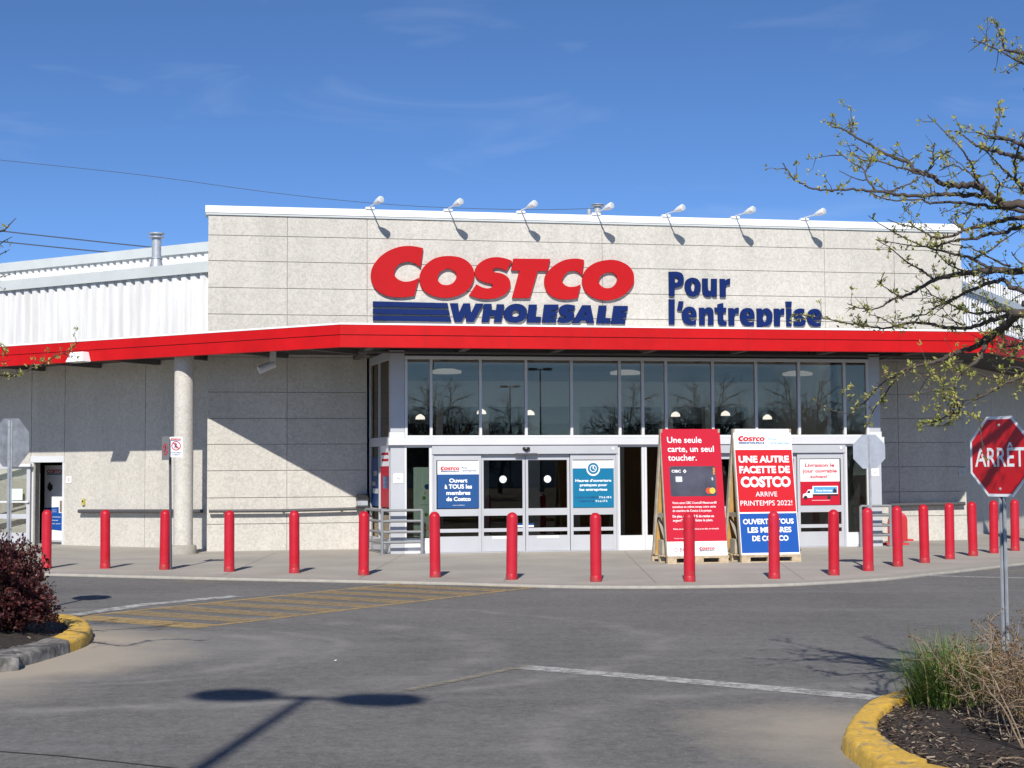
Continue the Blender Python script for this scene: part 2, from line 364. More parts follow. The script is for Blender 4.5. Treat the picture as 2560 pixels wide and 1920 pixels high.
# ------------------------------------------------------------------ frames of the building
A_F = R(10.6)
FM = frame((-6.755, 34.05), A_F)                       # chamfered entrance facade; x = 0 at its left corner
A_L = R(-30.5)
LM = frame((-6.80, 35.05), A_L)                        # left wing, x <= 0
TE, TF = 2.27, 4.28                                    # entrance glazing and canopy fascia stand out this far
def f(px, py, t=0.0): return fpx(FM, px, py, t)
def lf(px, py, t=0.0): return fpx(LM, px, py, t)
ZS = 4.20                                              # fascia foot / soffit
ZT = 4.645                                              # fascia top
S_END = f(2409, 900)[0]                                # right corner of the facade
RC = FM @ Vector((S_END, 0, 0))
RM = frame((RC.x - 0.25, RC.y + 0.55), R(59.5))        # right wing, x >= 0 going away
ZP = f(519, 531)[1]; ZPT = f(519, 514)[1]              # parapet cap foot and top

# ------------------------------------------------------------------ ground, road, pavement
def asphalt_material():
    m = bpy.data.materials.new('asphalt'); m.use_nodes = True; n, l, b = nodes_of(m)
    b.inputs['Roughness'].default_value = 0.85; b.inputs['Specular IOR Level'].default_value = 0.3
    co = n.new('ShaderNodeTexCoord'); P = co.outputs['Object']
    def noise(sc, det=5, rough=.6, vec=P, dist=0):
        z = n.new('ShaderNodeTexNoise'); z.inputs['Scale'].default_value = sc; z.inputs['Detail'].default_value = det; z.inputs['Roughness'].default_value = rough; z.inputs['Distortion'].default_value = dist
        l.new(vec, z.inputs['Vector']); return z.outputs[0]
    def rng(v, a, b_, c=0.0, d=1.0):
        r = n.new('ShaderNodeMapRange'); r.inputs['From Min'].default_value = a; r.inputs['From Max'].default_value = b_; r.inputs['To Min'].default_value = c; r.inputs['To Max'].default_value = d
        l.new(v, r.inputs[0]); return r.outputs[0]
    def math2(op, a, b_):
        r = n.new('ShaderNodeMath'); r.operation = op
        for i, q in enumerate((a, b_)):
            if isinstance(q, (int, float)): r.inputs[i].default_value = q
            else: l.new(q, r.inputs[i])
        return r.outputs[0]
    def mix(fac, a, b_):
        r = n.new('ShaderNodeMix'); r.data_type = 'RGBA'
        l.new(fac, r.inputs[0])
        for i, q in ((6, a), (7, b_)):
            if isinstance(q, tuple): r.inputs[i].default_value = (*q, 1)
            else: l.new(q, r.inputs[i])
        return r.outputs[2]
    fine = noise(15, 6, .9); mid = noise(5, 6, .7); big = noise(0.35, 5, .55)
    g = math2('ADD', math2('MULTIPLY', rng(fine, .36, .64), .60), math2('ADD', math2('MULTIPLY', rng(mid, .3, .7), .22), math2('MULTIPLY', rng(big, .3, .7), .24)))
    col = mix(g, (0.066, 0.064, 0.0605), (0.222, 0.214, 0.200))
    # pale wheel tracks along the lane and round the islands
    mpv = n.new('ShaderNodeMapping'); mpv.inputs['Rotation'].default_value = (0, 0, R(-12)); mpv.inputs['Scale'].default_value = (0.10, 1.1, 1); l.new(P, mpv.inputs[0])
    tr = noise(1.3, 5, .6, mpv.outputs[0], .6)
    col = mix(math2('MULTIPLY', rng(tr, .50, .72), .30), col, (0.245, 0.242, 0.235))
    def dist(c, scl=(1, 1)):
        v = n.new('ShaderNodeMapping'); v.vector_type = 'POINT'; v.inputs['Location'].default_value = (-c[0]*scl[0], -c[1]*scl[1], 0); v.inputs['Scale'].default_value = (scl[0], scl[1], 0)
        l.new(P, v.inputs[0]); ln = n.new('ShaderNodeVectorMath'); ln.operation = 'LENGTH'; l.new(v.outputs[0], ln.inputs[0]); return ln.outputs['Value']
    wob = noise(0.9, 4)
    def dust(c, r0, r1, amount, scl, colr):
        nonlocal col
        d = math2('ADD', dist(c, scl), math2('MULTIPLY', rng(wob, .3, .7), -0.5))
        col = mix(math2('MULTIPLY', rng(d, r1, r0), amount), col, colr)
    dust((-7.4, 15.2), 2.7, 3.6, .95, (0.85, 1.0), (0.40, 0.345, 0.27))
    dust((-5.6, 12.6), 0.3, 1.5, .7, (0.8, 1.2), (0.37, 0.32, 0.255))
    dust((2.1, 10.7), 0.0, .85, .75, (1.0, .75), (0.40, 0.35, 0.28))
    dust((2.2, 9.3), 0.0, .8, .4, (1.0, .8), (0.33, 0.30, 0.25))
    dust((-3.0, 15.9), .0, 1.5, .35, (0.9, 1.0), (0.27, 0.26, 0.24))
    # tyre swirls
    for c, r, w in (((-4.6, 15.4), 2.5, .34), ((-4.7, 15.5), 3.1, .14), ((-4.6, 15.3), 4.4, .35), ((-3.6, 16.2), 5.2, .22), ((3.2, 10.2), 3.2, .30)):
        d = math2('ADD', dist(c, (1, 1.15)), math2('MULTIPLY', rng(wob, .3, .7), .25))
        ring = rng(math2('ABSOLUTE', math2('SUBTRACT', d, r), 0), w, 0.0)
        col = mix(math2('MULTIPLY', math2('MULTIPLY', ring, rng(noise(1.7, 4), .36, .62)), .45), col, (0.31, 0.292, 0.265))
    # dark oil spots, pale specks
    col = mix(math2('MULTIPLY', rng(noise(1.1, 3), .68, .76), .35), col, (0.06, 0.06, 0.06))
    sp = n.new('ShaderNodeTexVoronoi'); sp.inputs['Scale'].default_value = 26; l.new(P, sp.inputs['Vector'])
    col = mix(math2('MULTIPLY', rng(sp.outputs['Distance'], .22, .06), .5), col, (0.40, 0.39, 0.36))
    l.new(col, b.inputs['Base Color'])
    bp = n.new('ShaderNodeBump'); bp.inputs['Strength'].default_value = 0.35; bp.inputs['Distance'].default_value = 0.006
    l.new(noise(90, 3), bp.inputs['Height']); l.new(bp.outputs[0], b.inputs['Normal'])
    return m
M_asphalt = asphalt_material()
M_pave = mat('pavement_concrete', (0.36, 0.333, 0.288), 0.85, var=0.10, vscale=28, var2=0.14, v2scale=0.7, bump=0.15, bscale=60)
M_edge = mat('kerb_concrete', (0.335, 0.312, 0.268), 0.85, var=0.12, vscale=6, var2=.08, v2scale=30)
ZR = -0.04
g = MB(); g.sheet([(-400, -300), (400, -300), (400, 500), (-400, 500)], -0.30); g.build('ground', mat('earth', (0.12, 0.11, 0.09), 0.9), kind='structure')
g = MB(); g.sheet([(-120, -110), (120, -110), (120, 120), (-120, 120)], ZR); road = g.build('road', M_asphalt, kind='structure')

edge_px = [(-500, 1427), (-200, 1430), (0, 1432), (138, 1434), (376, 1440), (640, 1446), (900, 1451), (1120, 1456), (1380, 1463), (1610, 1465), (1850, 1462), (2000, 1457.5), (2210, 1445), (2315, 1434), (2420, 1423), (2560, 1407), (2800, 1383)]
EP = [at_z(px, py, 0.0) for px, py in edge_px]
EP = [(p.x, p.y) for p in EP]
def sm(pts, n=6):
    out = []
    for i in range(len(pts)-1):
        p0 = Vector(pts[max(i-1,0)]); p1 = Vector(pts[i]); p2 = Vector(pts[i+1]); p3 = Vector(pts[min(i+2,len(pts)-1)])
        for k in range(n):
            u = k/n; out.append(0.5*((2*p1)+(-p0+p2)*u+(2*p0-5*p1+4*p2-p3)*u*u+(-p0+3*p1-3*p2+p3)*u**3))
    out.append(Vector(pts[-1])); return out
ES = sm(EP)
def offset(pts, d):
    out = []
    for i, p in enumerate(pts):
        a = pts[max(i-1,0)]; b = pts[min(i+1,len(pts)-1)]; t = (b-a).normalized(); out.append(p + Vector((-t.y, t.x))*d)
    return out
EB = offset(ES, 0.32)
pv = MB(); pv.prism([tuple(p) for p in EB] + [(40, 75), (-45, 75), (-45, EB[0].y)], -0.25, 0.0)
pv.build('pavement', M_pave, kind='structure')
kb = MB()
EB2 = offset(ES, 0.317); EF = offset(ES, -0.02)
for i in range(len(ES)-1):
    a, b, c, d = EF[i], EF[i+1], EB2[i+1], EB2[i]
    m1, m2 = ES[i], ES[i+1]
    kb.add([(a.x,a.y,ZR-.1),(b.x,b.y,ZR-.1),(a.x,a.y,-0.025),(b.x,b.y,-0.025),(m1.x,m1.y,.002),(m2.x,m2.y,.002),(d.x,d.y,.003),(c.x,c.y,.003)], [(0,1,3,2),(2,3,5,4),(4,5,7,6)])
kb.build('pavement_edge', M_edge, kind='structure')
# slab joints sawn in the pavement
jt = MB()
for px0, py0, px1, py1 in ((900,1451,1010,1385),(1260,1459,1300,1380),(1640,1463,1560,1378),(2010,1455,1900,1372),(560,1443,690,1382)):
    a = at_z(px0, py0-6, .001); b = at_z(px1, py1, .001); t = (b-a).normalized(); nn = Vector((-t.y, t.x, 0))*.009
    jt.add([a-nn, a+nn, b+nn, b-nn], [(0,3,2,1)])
for o in jt.v: pass
jt.v = [(x, y, .0025) for x, y, z in jt.v]
jt.build('pavement_joint', mat('joint_dark', (0.25, 0.23, 0.20), .9), kind='structure')

def worn_paint(name, col, lo, hi, sc=9, stretch=None, rough=.8):
    m = bpy.data.materials.new(name); m.use_nodes = True; n, l, b = nodes_of(m)
    b.inputs['Base Color'].default_value = (*col, 1); b.inputs['Roughness'].default_value = rough
    co = n.new('ShaderNodeTexCoord'); z = n.new('ShaderNodeTexNoise'); z.inputs['Scale'].default_value = sc; z.inputs['Detail'].default_value = 8; z.inputs['Roughness'].default_value = .72
    l.new(co.outputs['Object'], z.inputs['Vector'])
    r = n.new('ShaderNodeMapRange'); r.inputs['From Min'].default_value = lo; r.inputs['From Max'].default_value = hi; l.new(z.outputs[0], r.inputs[0]); l.new(r.outputs[0], b.inputs['Alpha'])
    return m
M_yel = worn_paint('worn_yellow_paint', (0.41, 0.29, 0.135), .22, .76)
M_yelb = worn_paint('yellow_border_paint', (0.52, 0.35, 0.13), .22, .70)
M_wht = worn_paint('worn_white_paint', (0.50, 0.49, 0.465), .29, .62, 11)
M_whf = worn_paint('faded_white_paint', (0.55, 0.54, 0.50), .36, .62, 7)
M_yelf = worn_paint('faded_yellow_paint', (0.36, 0.31, 0.22), .34, .78, 7)
ZM = ZR + 0.004
def strip(name, pxs, w, m, z=ZM):
    mb = MB(); P = [at_z(px, py, z) for px, py in pxs]
    for a, b in zip(P[:-1], P[1:]):
        t = (b-a); t.normalize(); nn = Vector((-t.y, t.x, 0))*w*.5
        mb.add([a-nn, b-nn, b+nn, a+nn], [(0,1,2,3)])
    o = mb.build(name, m, road); return o
strip('stop_line', [(1306, 1667), (1650, 1696), (2190, 1744)], 0.27, M_wht)
strip('lane_line', [(1020, 1724), (1180, 1692), (1310, 1665), (1335, 1662)], 0.10, M_yelf, ZM + .004)
strip('lane_line', [(190, 1537), (360, 1511), (590, 1490)], 0.28, M_whf)
strip('lane_line', [(2235, 1437), (2400, 1441), (2900, 1454)], 0.16, M_wht)
strip('lane_line', [(2400, 1424), (2700, 1431)], 0.35, M_yelf)
strip('pavement_crack', [(-30, 1876), (150, 1889), (300, 1905), (430, 1919), (600, 1945)], 0.022, mat('crack_dark', (0.035,0.035,0.035), .9))
# hatched crossing
cw = MB(); c0 = at_z(486, 1571, ZM); c1 = at_z(1390, 1463, ZM); ax = (c1 - c0); L = ax.length; ax.normalize(); wx = Vector((-ax.y, ax.x, 0))
WC = 2.4
ns = 10
for i in range(ns):
    a = i * L / ns; q0 = c0 + ax*a; q1 = c0 + ax*(a + .46)
    cw.add([q0 + wx*.13, q0 + wx*(WC-.12), q1 + wx*(WC-.12), q1 + wx*.13], [(3,2,1,0)], m=1 if i == 0 else 0)
for o_ in (0, WC-.12):
    cw.add([c0 + wx*o_, c0 + wx*(o_+.12), c1 + wx*(o_+.12), c1 + wx*o_], [(3,2,1,0)], m=1)
cw.build('crosswalk', [M_yel, M_yelb], road)
sy = MB()
p = at_z(575, 1452, ZM)
sy.tube([(p.x + .75*math.cos(t/16*2*math.pi) , p.y + .5*math.sin(t/16*2*math.pi), ZM+.001) for t in range(17)], .004, 4)
sy = MB()
def arc_strip(mb, c, rx, ry, a0, a1, w, n=22):
    for k in range(n):
        t0 = R(a0 + (a1-a0)*k/n); t1 = R(a0 + (a1-a0)*(k+1)/n)
        mb.add([(c.x+(rx-w)*math.cos(t0), c.y+(ry-w)*math.sin(t0), ZM), (c.x+rx*math.cos(t0), c.y+ry*math.sin(t0), ZM), (c.x+rx*math.cos(t1), c.y+ry*math.sin(t1), ZM), (c.x+(rx-w)*math.cos(t1), c.y+(ry-w)*math.sin(t1), ZM)], [(0,1,2,3)])
arc_strip(sy, p, .85, .55, 20, 340, .13); arc_strip(sy, p + Vector((-.55, .1, 0)), .35, .2, 150, 400, .1)
sy.add([(p.x-.9, p.y-.25, ZM+.001), (p.x+.1, p.y-.05, ZM+.001), (p.x+.1, p.y+.08, ZM+.001), (p.x-.9, p.y-.12, ZM+.001)], [(0,1,2,3)])
sy.build('painted_symbol', M_yelf, road)

# ------------------------------------------------------------------ the store
store = thing('store_building', 'beige concrete warehouse store with white metal siding, red canopy and glazed entrance', 'building', (FM @ Vector((7.5, 0, 0))))
def part(mb, name, m, **k): return mb.build(name, m, store, **k)

def panels(mb, M, xs, zs, y0, y1, gap=.007, skip=None):
    for i in range(len(xs)-1):
        for j in range(len(zs)-1):
            if skip and skip(xs[i], xs[i+1], zs[j], zs[j+1]): continue
            mb.box(xs[i]+gap, xs[i+1]-gap, y0, y1, zs[j]+gap, zs[j+1]-gap, M)
# main facade
zj = [f(519, py)[1] for py in (1311, 1245, 1177, 1111, 1046, 980)]
dz = (zj[-1] - zj[0]) / 5
zt = [f(519, py)[1] for py in (784.5, 718, 651, 587)]
xj = [0] + [f(px, 900)[0] for px in (718, 918)]
xr = [f(px, 600)[0] for px in (1505, 1690, 1876, 2060, 2234)] + [S_END]
xe0 = f(930, 1000)[0]; xe1 = f(2222, 1000)[0]
mw = MB()
panels(mw, FM, [0, xj[1], xj[2]], [-.2] + zj + [ZS + .1], 0, .3)
panels(mw, FM, [0, xj[1], xj[2], xr[0], xr[3], xr[4], S_END], [ZS + .1, zt[0], zt[1], zt[2], zt[3], ZP], 0, .3)
panels(mw, FM, [xe1 - .25, f(2246, 1100)[0], S_END], [-.2] + zj + [ZS + .1], 0, .3)
part(mw, 'front_wall', M_wall)
jb = MB(); jb.box(.02, xj[2] - .02, .02, .28, -.2, ZP - .01, FM); jb.box(xj[2] - .02, S_END - .02, .022, .278, ZS + .12, ZP - .01, FM); jb.box(xe1 - .22, S_END - .02, .02, .28, -.2, ZS + .12, FM)
part(jb, 'wall_joint', M_joint)
cp = MB(); cp.box(-.06, S_END + .06, -.05, .45, ZP - .003, ZPT, FM); cp.box(-.05, S_END + .05, -.035, .4, ZP - .05, ZP - .004, FM, m=1)
part(cp, 'parapet_cap', [M_white, M_flash])
# the volume behind: roof and side of the tall front
bk = MB(); bk.box(.1, S_END - .1, 8.0, 8.2, 0, ZP - .1, FM); bk.box(.02, .25, .31, 7.9, 0, ZP - .05, FM); bk.box(S_END - .25, S_END - .02, .31, 7.9, 0, ZP - .05, FM); bk.box(.26, S_END - .26, .31, 7.9, ZP - .5, ZP - .3, FM)
part(bk, 'parapet_return', M_siding)

# left wing lower wall, with the open doorway
dl, dr = lf(84, 1250)[0], lf(160, 1250)[0]; dzt = lf(120, 1156)[1]; dht = lf(120, 1140)[1]
x3 = lf(363, 1100)[0]
lw = MB(); lw.box(x3 + .008, .6, 0, .3, -.2, 4.55, LM); lw.box(dr + .008, x3 - .008, 0, .3, -.2, 4.55, LM)
lw.box(dl, dr - .008, 0, .3, dht, 4.55, LM); lw.box(-5.9, dl, 0, .05, -.2, 4.55, LM); lw.box(-16, -5.92, 0, .3, -.2, 4.55, LM)
part(lw, 'side_wall', M_wall)
lb = MB(); lb.box(-15.9, dl - .1, .02, .045, -.2, 4.5, LM); lb.box(dr + .003, .55, .02, .27, -.2, 4.5, LM); lb.box(dl - .1, dr + .003, .022, .27, dht + .02, 4.5, LM)
part(lb, 'wall_joint', M_joint)
# doorway frame, dark lobby behind, open leaf
df = MB(); df.box(dl - .09, dr + .0, -.03, .12, dzt, dht - .002, LM); df.box(dr - .05, dr + .012, -.02, .29, 0, dzt - .002, LM); df.box(dl - .08, dl - .005, -.02, .06, 0, dzt - .002, LM)
part(df, 'doorway_frame', M_alul, bevel=.006)
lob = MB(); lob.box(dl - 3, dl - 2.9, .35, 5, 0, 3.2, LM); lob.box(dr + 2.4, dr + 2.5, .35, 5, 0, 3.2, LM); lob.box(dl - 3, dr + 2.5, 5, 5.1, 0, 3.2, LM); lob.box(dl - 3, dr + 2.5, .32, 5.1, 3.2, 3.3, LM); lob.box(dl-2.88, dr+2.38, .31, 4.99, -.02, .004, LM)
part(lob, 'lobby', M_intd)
HM = LM @ Matrix.Translation((dl - .03, -.06, 0)) @ Matrix.Rotation(R(14), 4, 'Z')      # leaf swung back against the wall
lwid = 1.22
dlf = part(MB().box(-.10, 0, -.045, 0, .02, dzt - .03, HM).box(-lwid, -lwid + .10, -.045, 0, .02, dzt - .03, HM).box(-lwid + .10, -.10, -.044, -.001, .02, .28, HM).box(-lwid + .10, -.10, -.044, -.001, dzt - .15, dzt - .03, HM).box(-lwid + .10, -.10, -.044, -.001, .62, .74, HM), 'open_door', M_alu, bevel=.005)
MB().box(-lwid + .05, -.05, -.027, -.02, .2, dzt - .1, HM).build('pane', M_glassc, dlf)
MB().box(-lwid - .02, .0, -.10, -.075, 1.02, 1.06, HM).build('push_bar', M_alul, dlf)
MB().box(-.62, -.22, -.032, -.0285, 1.08, 1.36, HM).build('window_sticker', M_mint, dlf)
MB().box(-.5, .06, -.13, -.05, dzt - .10, dzt - .03, HM).build('door_closer', M_alul, dlf)
# second leaf further left, fixed
MB().box(-lwid*2 - .2, -lwid - .10, -.045, 0, .02, .28, HM).box(-lwid - .22, -lwid - .10, -.046, 0, .28, dzt - .03, HM).box(-lwid*2-.2, -lwid*2-.1, -.046, 0, .28, dzt - .03, HM).build('open_door', M_alu, store)

# white siding of the wings above the canopy
def corrugated(mb, M, x0, x1, y, z0, z1, pitch=.29, dep=.075):
    n = int((x1 - x0) / pitch); vs = []; fs = []
    prof = [(0, 0), (.30, 0), (.42, -1), (.88, -1)]
    for i in range(n):
        for u, d in prof:
            x = x0 + (i + u) * pitch; vs += [(x, y + d*dep, z0), (x, y + d*dep, z1)]
    for i in range(len(vs)//2 - 1): fs.append((2*i, 2*i+2, 2*i+3, 2*i+1))
    mb.add(vs, fs, M)
zf1 = lf(510, 681)[1]; zf0 = lf(510, 654)[1]
sd = MB(); corrugated(sd, LM, -18, .55, .12, 4.56, zf1 + .12); part(sd, 'siding', M_siding)
fl = MB(); fl.box(-18, .55, -.03, .5, zf1, zf0, LM); part(fl, 'roof_flashing', M_flash)
TB = -9.5
zg1 = lf(505, 630, TB)[1]; zg0 = lf(505, 606, TB)[1]
sd = MB(); corrugated(sd, LM, -40, .2, .1 - TB, 5.5, zg1 + .1); part(sd, 'siding', M_siding)
fl = MB(); fl.box(-40, .2, -.05 - TB, .6 - TB, zg1, zg0, LM); part(fl, 'roof_flashing', M_flash)
rf = MB(); rf.box(-18, .5, .5, -TB - .06, zf1 - .25, zf1 - .15, LM); rf.box(-40, 0, .61 - TB, 40, zg1 - .2, zg1 - .1, LM); part(rf, 'roof', M_flash)
# right wing
sd = MB(); corrugated(sd, RM, 0.1, 30, .1, 4.56, 6.9, pitch=.30); part(sd, 'siding', M_siding)
zr_ = fpx(RM, 2440, 745)[1]
fl = MB(); fl.box(.02, 30, -.05, .5, fpx(RM, 2450, 740)[1], fpx(RM, 2450, 722)[1], RM); part(fl, 'roof_flashing', M_flash)
rw = MB()
xs_ = [0, 1.5, 4.5, 7.5, 10.5, 13.5, 16.5, 30]
for a, b in zip(xs_[:-1], xs_[1:]): rw.box(a + .012, b - .012, 0, .3, -.2, 4.55, RM)
part(rw, 'side_wall', M_wall)
rb = MB(); rb.box(.1, 29.9, .02, .27, -.2, 4.5, RM); part(rb, 'wall_joint', M_joint)

# ---- canopy
xk = f(851, 840, TF)[0]; xk2 = f(2489, 860, TF)[0]
K1 = FM @ Vector((xk, -TF, 0)); K2 = FM @ Vector((xk2, -TF, 0))
UL = (LM.to_3x3() @ Vector((1, 0, 0))); UR = (RM.to_3x3() @ Vector((1, 0, 0)))
NL = (LM.to_3x3() @ Vector((0, -1, 0))); NF = (FM.to_3x3() @ Vector((0, -1, 0))); NR = (RM.to_3x3() @ Vector((0, -1, 0)))
KL = K1 - UL * 15; KR = K2 + UR * 26
def miter(p, n1, n2, d):
    b = (n1 + n2); b.normalize(); return p + b * (d / b.dot(n1))
def ring(d): return [KL + NL*d, miter(K1, NL, NF, d), miter(K2, NF, NR, d), KR + NR*d]
fas = MB()
for z0, z1, d in ((ZS, ZS + .235, .0), (ZS + .25, ZT, .012)):
    o_ = ring(d); i_ = ring(-.15)
    for i in range(3):
        a, b, c, e = o_[i], o_[i+1], i_[i+1], i_[i]
        fas.add([(a.x,a.y,z0),(b.x,b.y,z0),(c.x,c.y,z0),(e.x,e.y,z0),(a.x,a.y,z1),(b.x,b.y,z1),(c.x,c.y,z1),(e.x,e.y,z1)], [(3,2,1,0),(4,5,6,7),(0,1,5,4),(2,3,7,6)])
part(fas, 'canopy_fascia', M_red)
gv = MB(); o_ = ring(-.01)
for i in range(3):
    a, b = o_[i], o_[i+1]; gv.add([(a.x,a.y,ZS+.23),(b.x,b.y,ZS+.23),(b.x,b.y,ZS+.255),(a.x,a.y,ZS+.255)], [(0,1,2,3)])
for k in range(1, 9):
    a = K1.lerp(K2, k/8.3) + NF*.0135; gv.add([a + Vector((0,0,ZS+.252)) + UL*0, a + (FM.to_3x3() @ Vector((.007,0,0))) + Vector((0,0,ZS+.252)), a + (FM.to_3x3() @ Vector((.007,0,0))) + Vector((0,0,ZT)), a + Vector((0,0,ZT))], [(0,1,2,3)])
    a = K1.lerp(K2, k/8.3) + NF*.0015; gv.add([a + Vector((0,0,ZS)), a + (FM.to_3x3() @ Vector((.007,0,0))) + Vector((0,0,ZS)), a + (FM.to_3x3() @ Vector((.007,0,0))) + Vector((0,0,ZS+.229)), a + Vector((0,0,ZS+.229))], [(0,1,2,3)])
part(gv, 'fascia_groove', mat('groove_red', (0.12, 0.004, 0.006), .6))
ct = MB(); o_ = ring(.02); i_ = ring(-.3)
for i in range(3):
    a, b, c, e = o_[i], o_[i+1], i_[i+1], i_[i]
    z0, z1 = ZT + .001, ZT + .035
    ct.add([(a.x,a.y,z0),(b.x,b.y,z0),(c.x,c.y,z0),(e.x,e.y,z0),(a.x,a.y,z1),(b.x,b.y,z1),(c.x,c.y,z1),(e.x,e.y,z1)], [(3,2,1,0),(4,5,6,7),(0,1,5,4),(2,3,7,6)])
part(ct, 'canopy_edge', M_white)
i_ = ring(-.16); q1 = LM @ Vector((-15, .1, 0)); q2 = LM @ Vector((.3, .1, 0)); q3 = FM @ Vector((0.3, .1, 0)); q4 = FM @ Vector((S_END - .5, .15, 0)); q4b = RM @ Vector((-.3, .1, 0)); q5 = RM @ Vector((26, .1, 0))
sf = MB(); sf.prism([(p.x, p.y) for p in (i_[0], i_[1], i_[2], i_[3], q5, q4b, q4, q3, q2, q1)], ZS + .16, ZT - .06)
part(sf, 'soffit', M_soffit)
bm_ = MB()
for k in range(9):
    x = xk + .6 + k * 2.0
    if x < xk2: bm_.box(x, x + .14, -TF + .2, -.05, ZS + .05, ZS + .159, FM)
for k in range(8):
    x = xk - 2.5 - k * 1.9
    a = LM.inverted() @ K1
    bm_.box(a.x - 1.4 - k*1.9, a.x - 1.26 - k*1.9, -2.25, -.02, ZS + .05, ZS + .159, LM)
bm_.box(xk + .5, xk2 - .5, -2.6, -2.45, ZS + .02, ZS + .049, FM)
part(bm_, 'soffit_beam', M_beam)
fb = MB(); o_ = ring(-.155); i_ = ring(-.19)
for i in range(3):
    a, b, c, e = o_[i], o_[i+1], i_[i+1], i_[i]; z0, z1 = ZS + .012, ZS + .155
    fb.add([(a.x,a.y,z0),(b.x,b.y,z0),(c.x,c.y,z0),(e.x,e.y,z0),(a.x,a.y,z1),(b.x,b.y,z1),(c.x,c.y,z1),(e.x,e.y,z1)], [(3,2,1,0),(4,5,6,7),(0,1,5,4),(2,3,7,6)])
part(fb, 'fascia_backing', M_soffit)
# columns
def column(px, py_top, x, y):
    c = MB(); c.lathe([(.205, .02), (.205, ZS + .15)], 40, Matrix.Translation((x, y, 0)))
    co = part(c, 'column', M_wall, smooth=40)
    MB().lathe([(.285, 0), (.285, .16), (.27, .185), (.21, .19)], 40, Matrix.Translation((x, y, 0))).build('column_base', M_edge, co, smooth=40)
pc = at_z(451, 1386, 0); column(0, 0, pc.x, pc.y + .26)
part(MB().lathe([(.205, .0), (.205, ZS + .15)], 40, Matrix.Translation(tuple(FM @ Vector((S_END + .75, -2.2, 0))))), 'column', M_wall, smooth=40)

# ---- entrance box
def E(px, py): return f(px, py, TE)
xp0, xp1 = E(976, 1200)[0], E(2203, 1200)[0]
zh = ZS + .1
z_sill = E(1310, 1088)[1]; z_band = E(1310, 1109)[1]; z_dt = E(1310, 1114)[1]
z_head0 = E(1310, 900)[1]; z_head1 = E(1310, 894)[1]
mul = [E(px, 990)[0] for px in (1015, 1077.5, 1201, 1315, 1428.5, 1549, 1606.5, 1665, 1781.5, 1890, 1997, 2111, 2168)]
fr = MB()
mwid = .058
for i, x in enumerate(mul): fr.box(x - mwid/2, x + mwid/2, -TE - .03, -TE + .09, z_sill, z_head0 - .002, FM)
fr.box(mul[0] - mwid/2, mul[-1] + mwid/2, -TE - .032, -TE + .09, z_head0, z_head1 + .02, FM)
fr.box(mul[0] - mwid/2, mul[-1] + mwid/2, -TE - .034, -TE + .09, z_sill - .05, z_sill - .001, FM)
part(fr, 'window_frame', M_alul, bevel=.004)
pst = MB(); pst2 = MB()
pst.box(xp0, mul[0] - mwid/2 - .004, -TE - .02, -TE + .25, z_band + .25, zh, FM); pst2.box(mul[-1] + mwid/2 + .004, xp1, -TE - .02, -TE + .25, z_band + .25, zh, FM)
pst.box(xp0, mul[0] - mwid/2 - .004, -TE - .02, -TE + .25, 0, z_band - .03, FM); pst2.box(mul[-1] + mwid/2 + .004, xp1, -TE - .02, -TE + .25, 0, z_band - .03, FM)
part(pst, 'corner_post', M_alu, bevel=.004); part(pst2, 'corner_post', M_alu, bevel=.004)
bnd = MB(); bnd.box(xp0 - .05, xp1 + .05, -TE - .10, -TE + .2, z_band - .028, z_sill - .054, FM); bnd.box(xp0 - .02, mul[0] - mwid/2 - .003, -TE - .03, -TE + .2, z_sill - .053, z_band + .248, FM); bnd.box(mul[-1] + mwid/2 + .003, xp1 + .02, -TE - .03, -TE + .2, z_sill - .053, z_band + .248, FM)
part(bnd, 'transom_band', M_alul, bevel=.006)
hd = MB(); hd.box(xp0, xp1, -TE + .02, -TE + .3, z_head1 + .021, zh + .05, FM); part(hd, 'entrance_head', M_alud)
for a, b in zip(mul[:-1], mul[1:]):
    w = MB().box(a + mwid/2 - .004, b - mwid/2 + .004, -TE + .02, -TE + .026, z_sill - .003, z_head0 + .003, FM); part(w, 'window', M_glass)
# lower storey of the entrance: sidelights and two automatic door sets
zb0 = E(1310, 1373)[1]
zb0 = max(zb0, 0.0)
def Z(py): return E(1310, py)[1]
low = MB(); yl0, yl1 = -TE - .02, -TE + .08
def sidelight(a, b, name='sidelight'):
    # frame posts at a and b (facade x), glass between
    w = .055; m_ = MB()
    m_.box(a, a + w, yl0, yl1, 0.0, z_band - .03, FM); m_.box(b - w, b, yl0, yl1, 0.0, z_band - .03, FM)
    m_.box(a + w, b - w, yl0 + .001, yl1, Z(1118), z_band - .03, FM); m_.box(a + w, b - w, yl0 + .001, yl1, 0.0, Z(1342), FM)
    o = part(m_, name, M_alul, bevel=.004)
    MB().box(a + w - .004, b - w + .004, -TE + .02, -TE + .026, Z(1342) - .004, Z(1118) + .004, FM).build('pane', M_glassd, o)
    MB().box(a + w + .02, b - w - .02, yl0 - .006, yl0 + .0005, .06, Z(1342) - .05, FM).build('kick_panel', M_white, o)
    return o
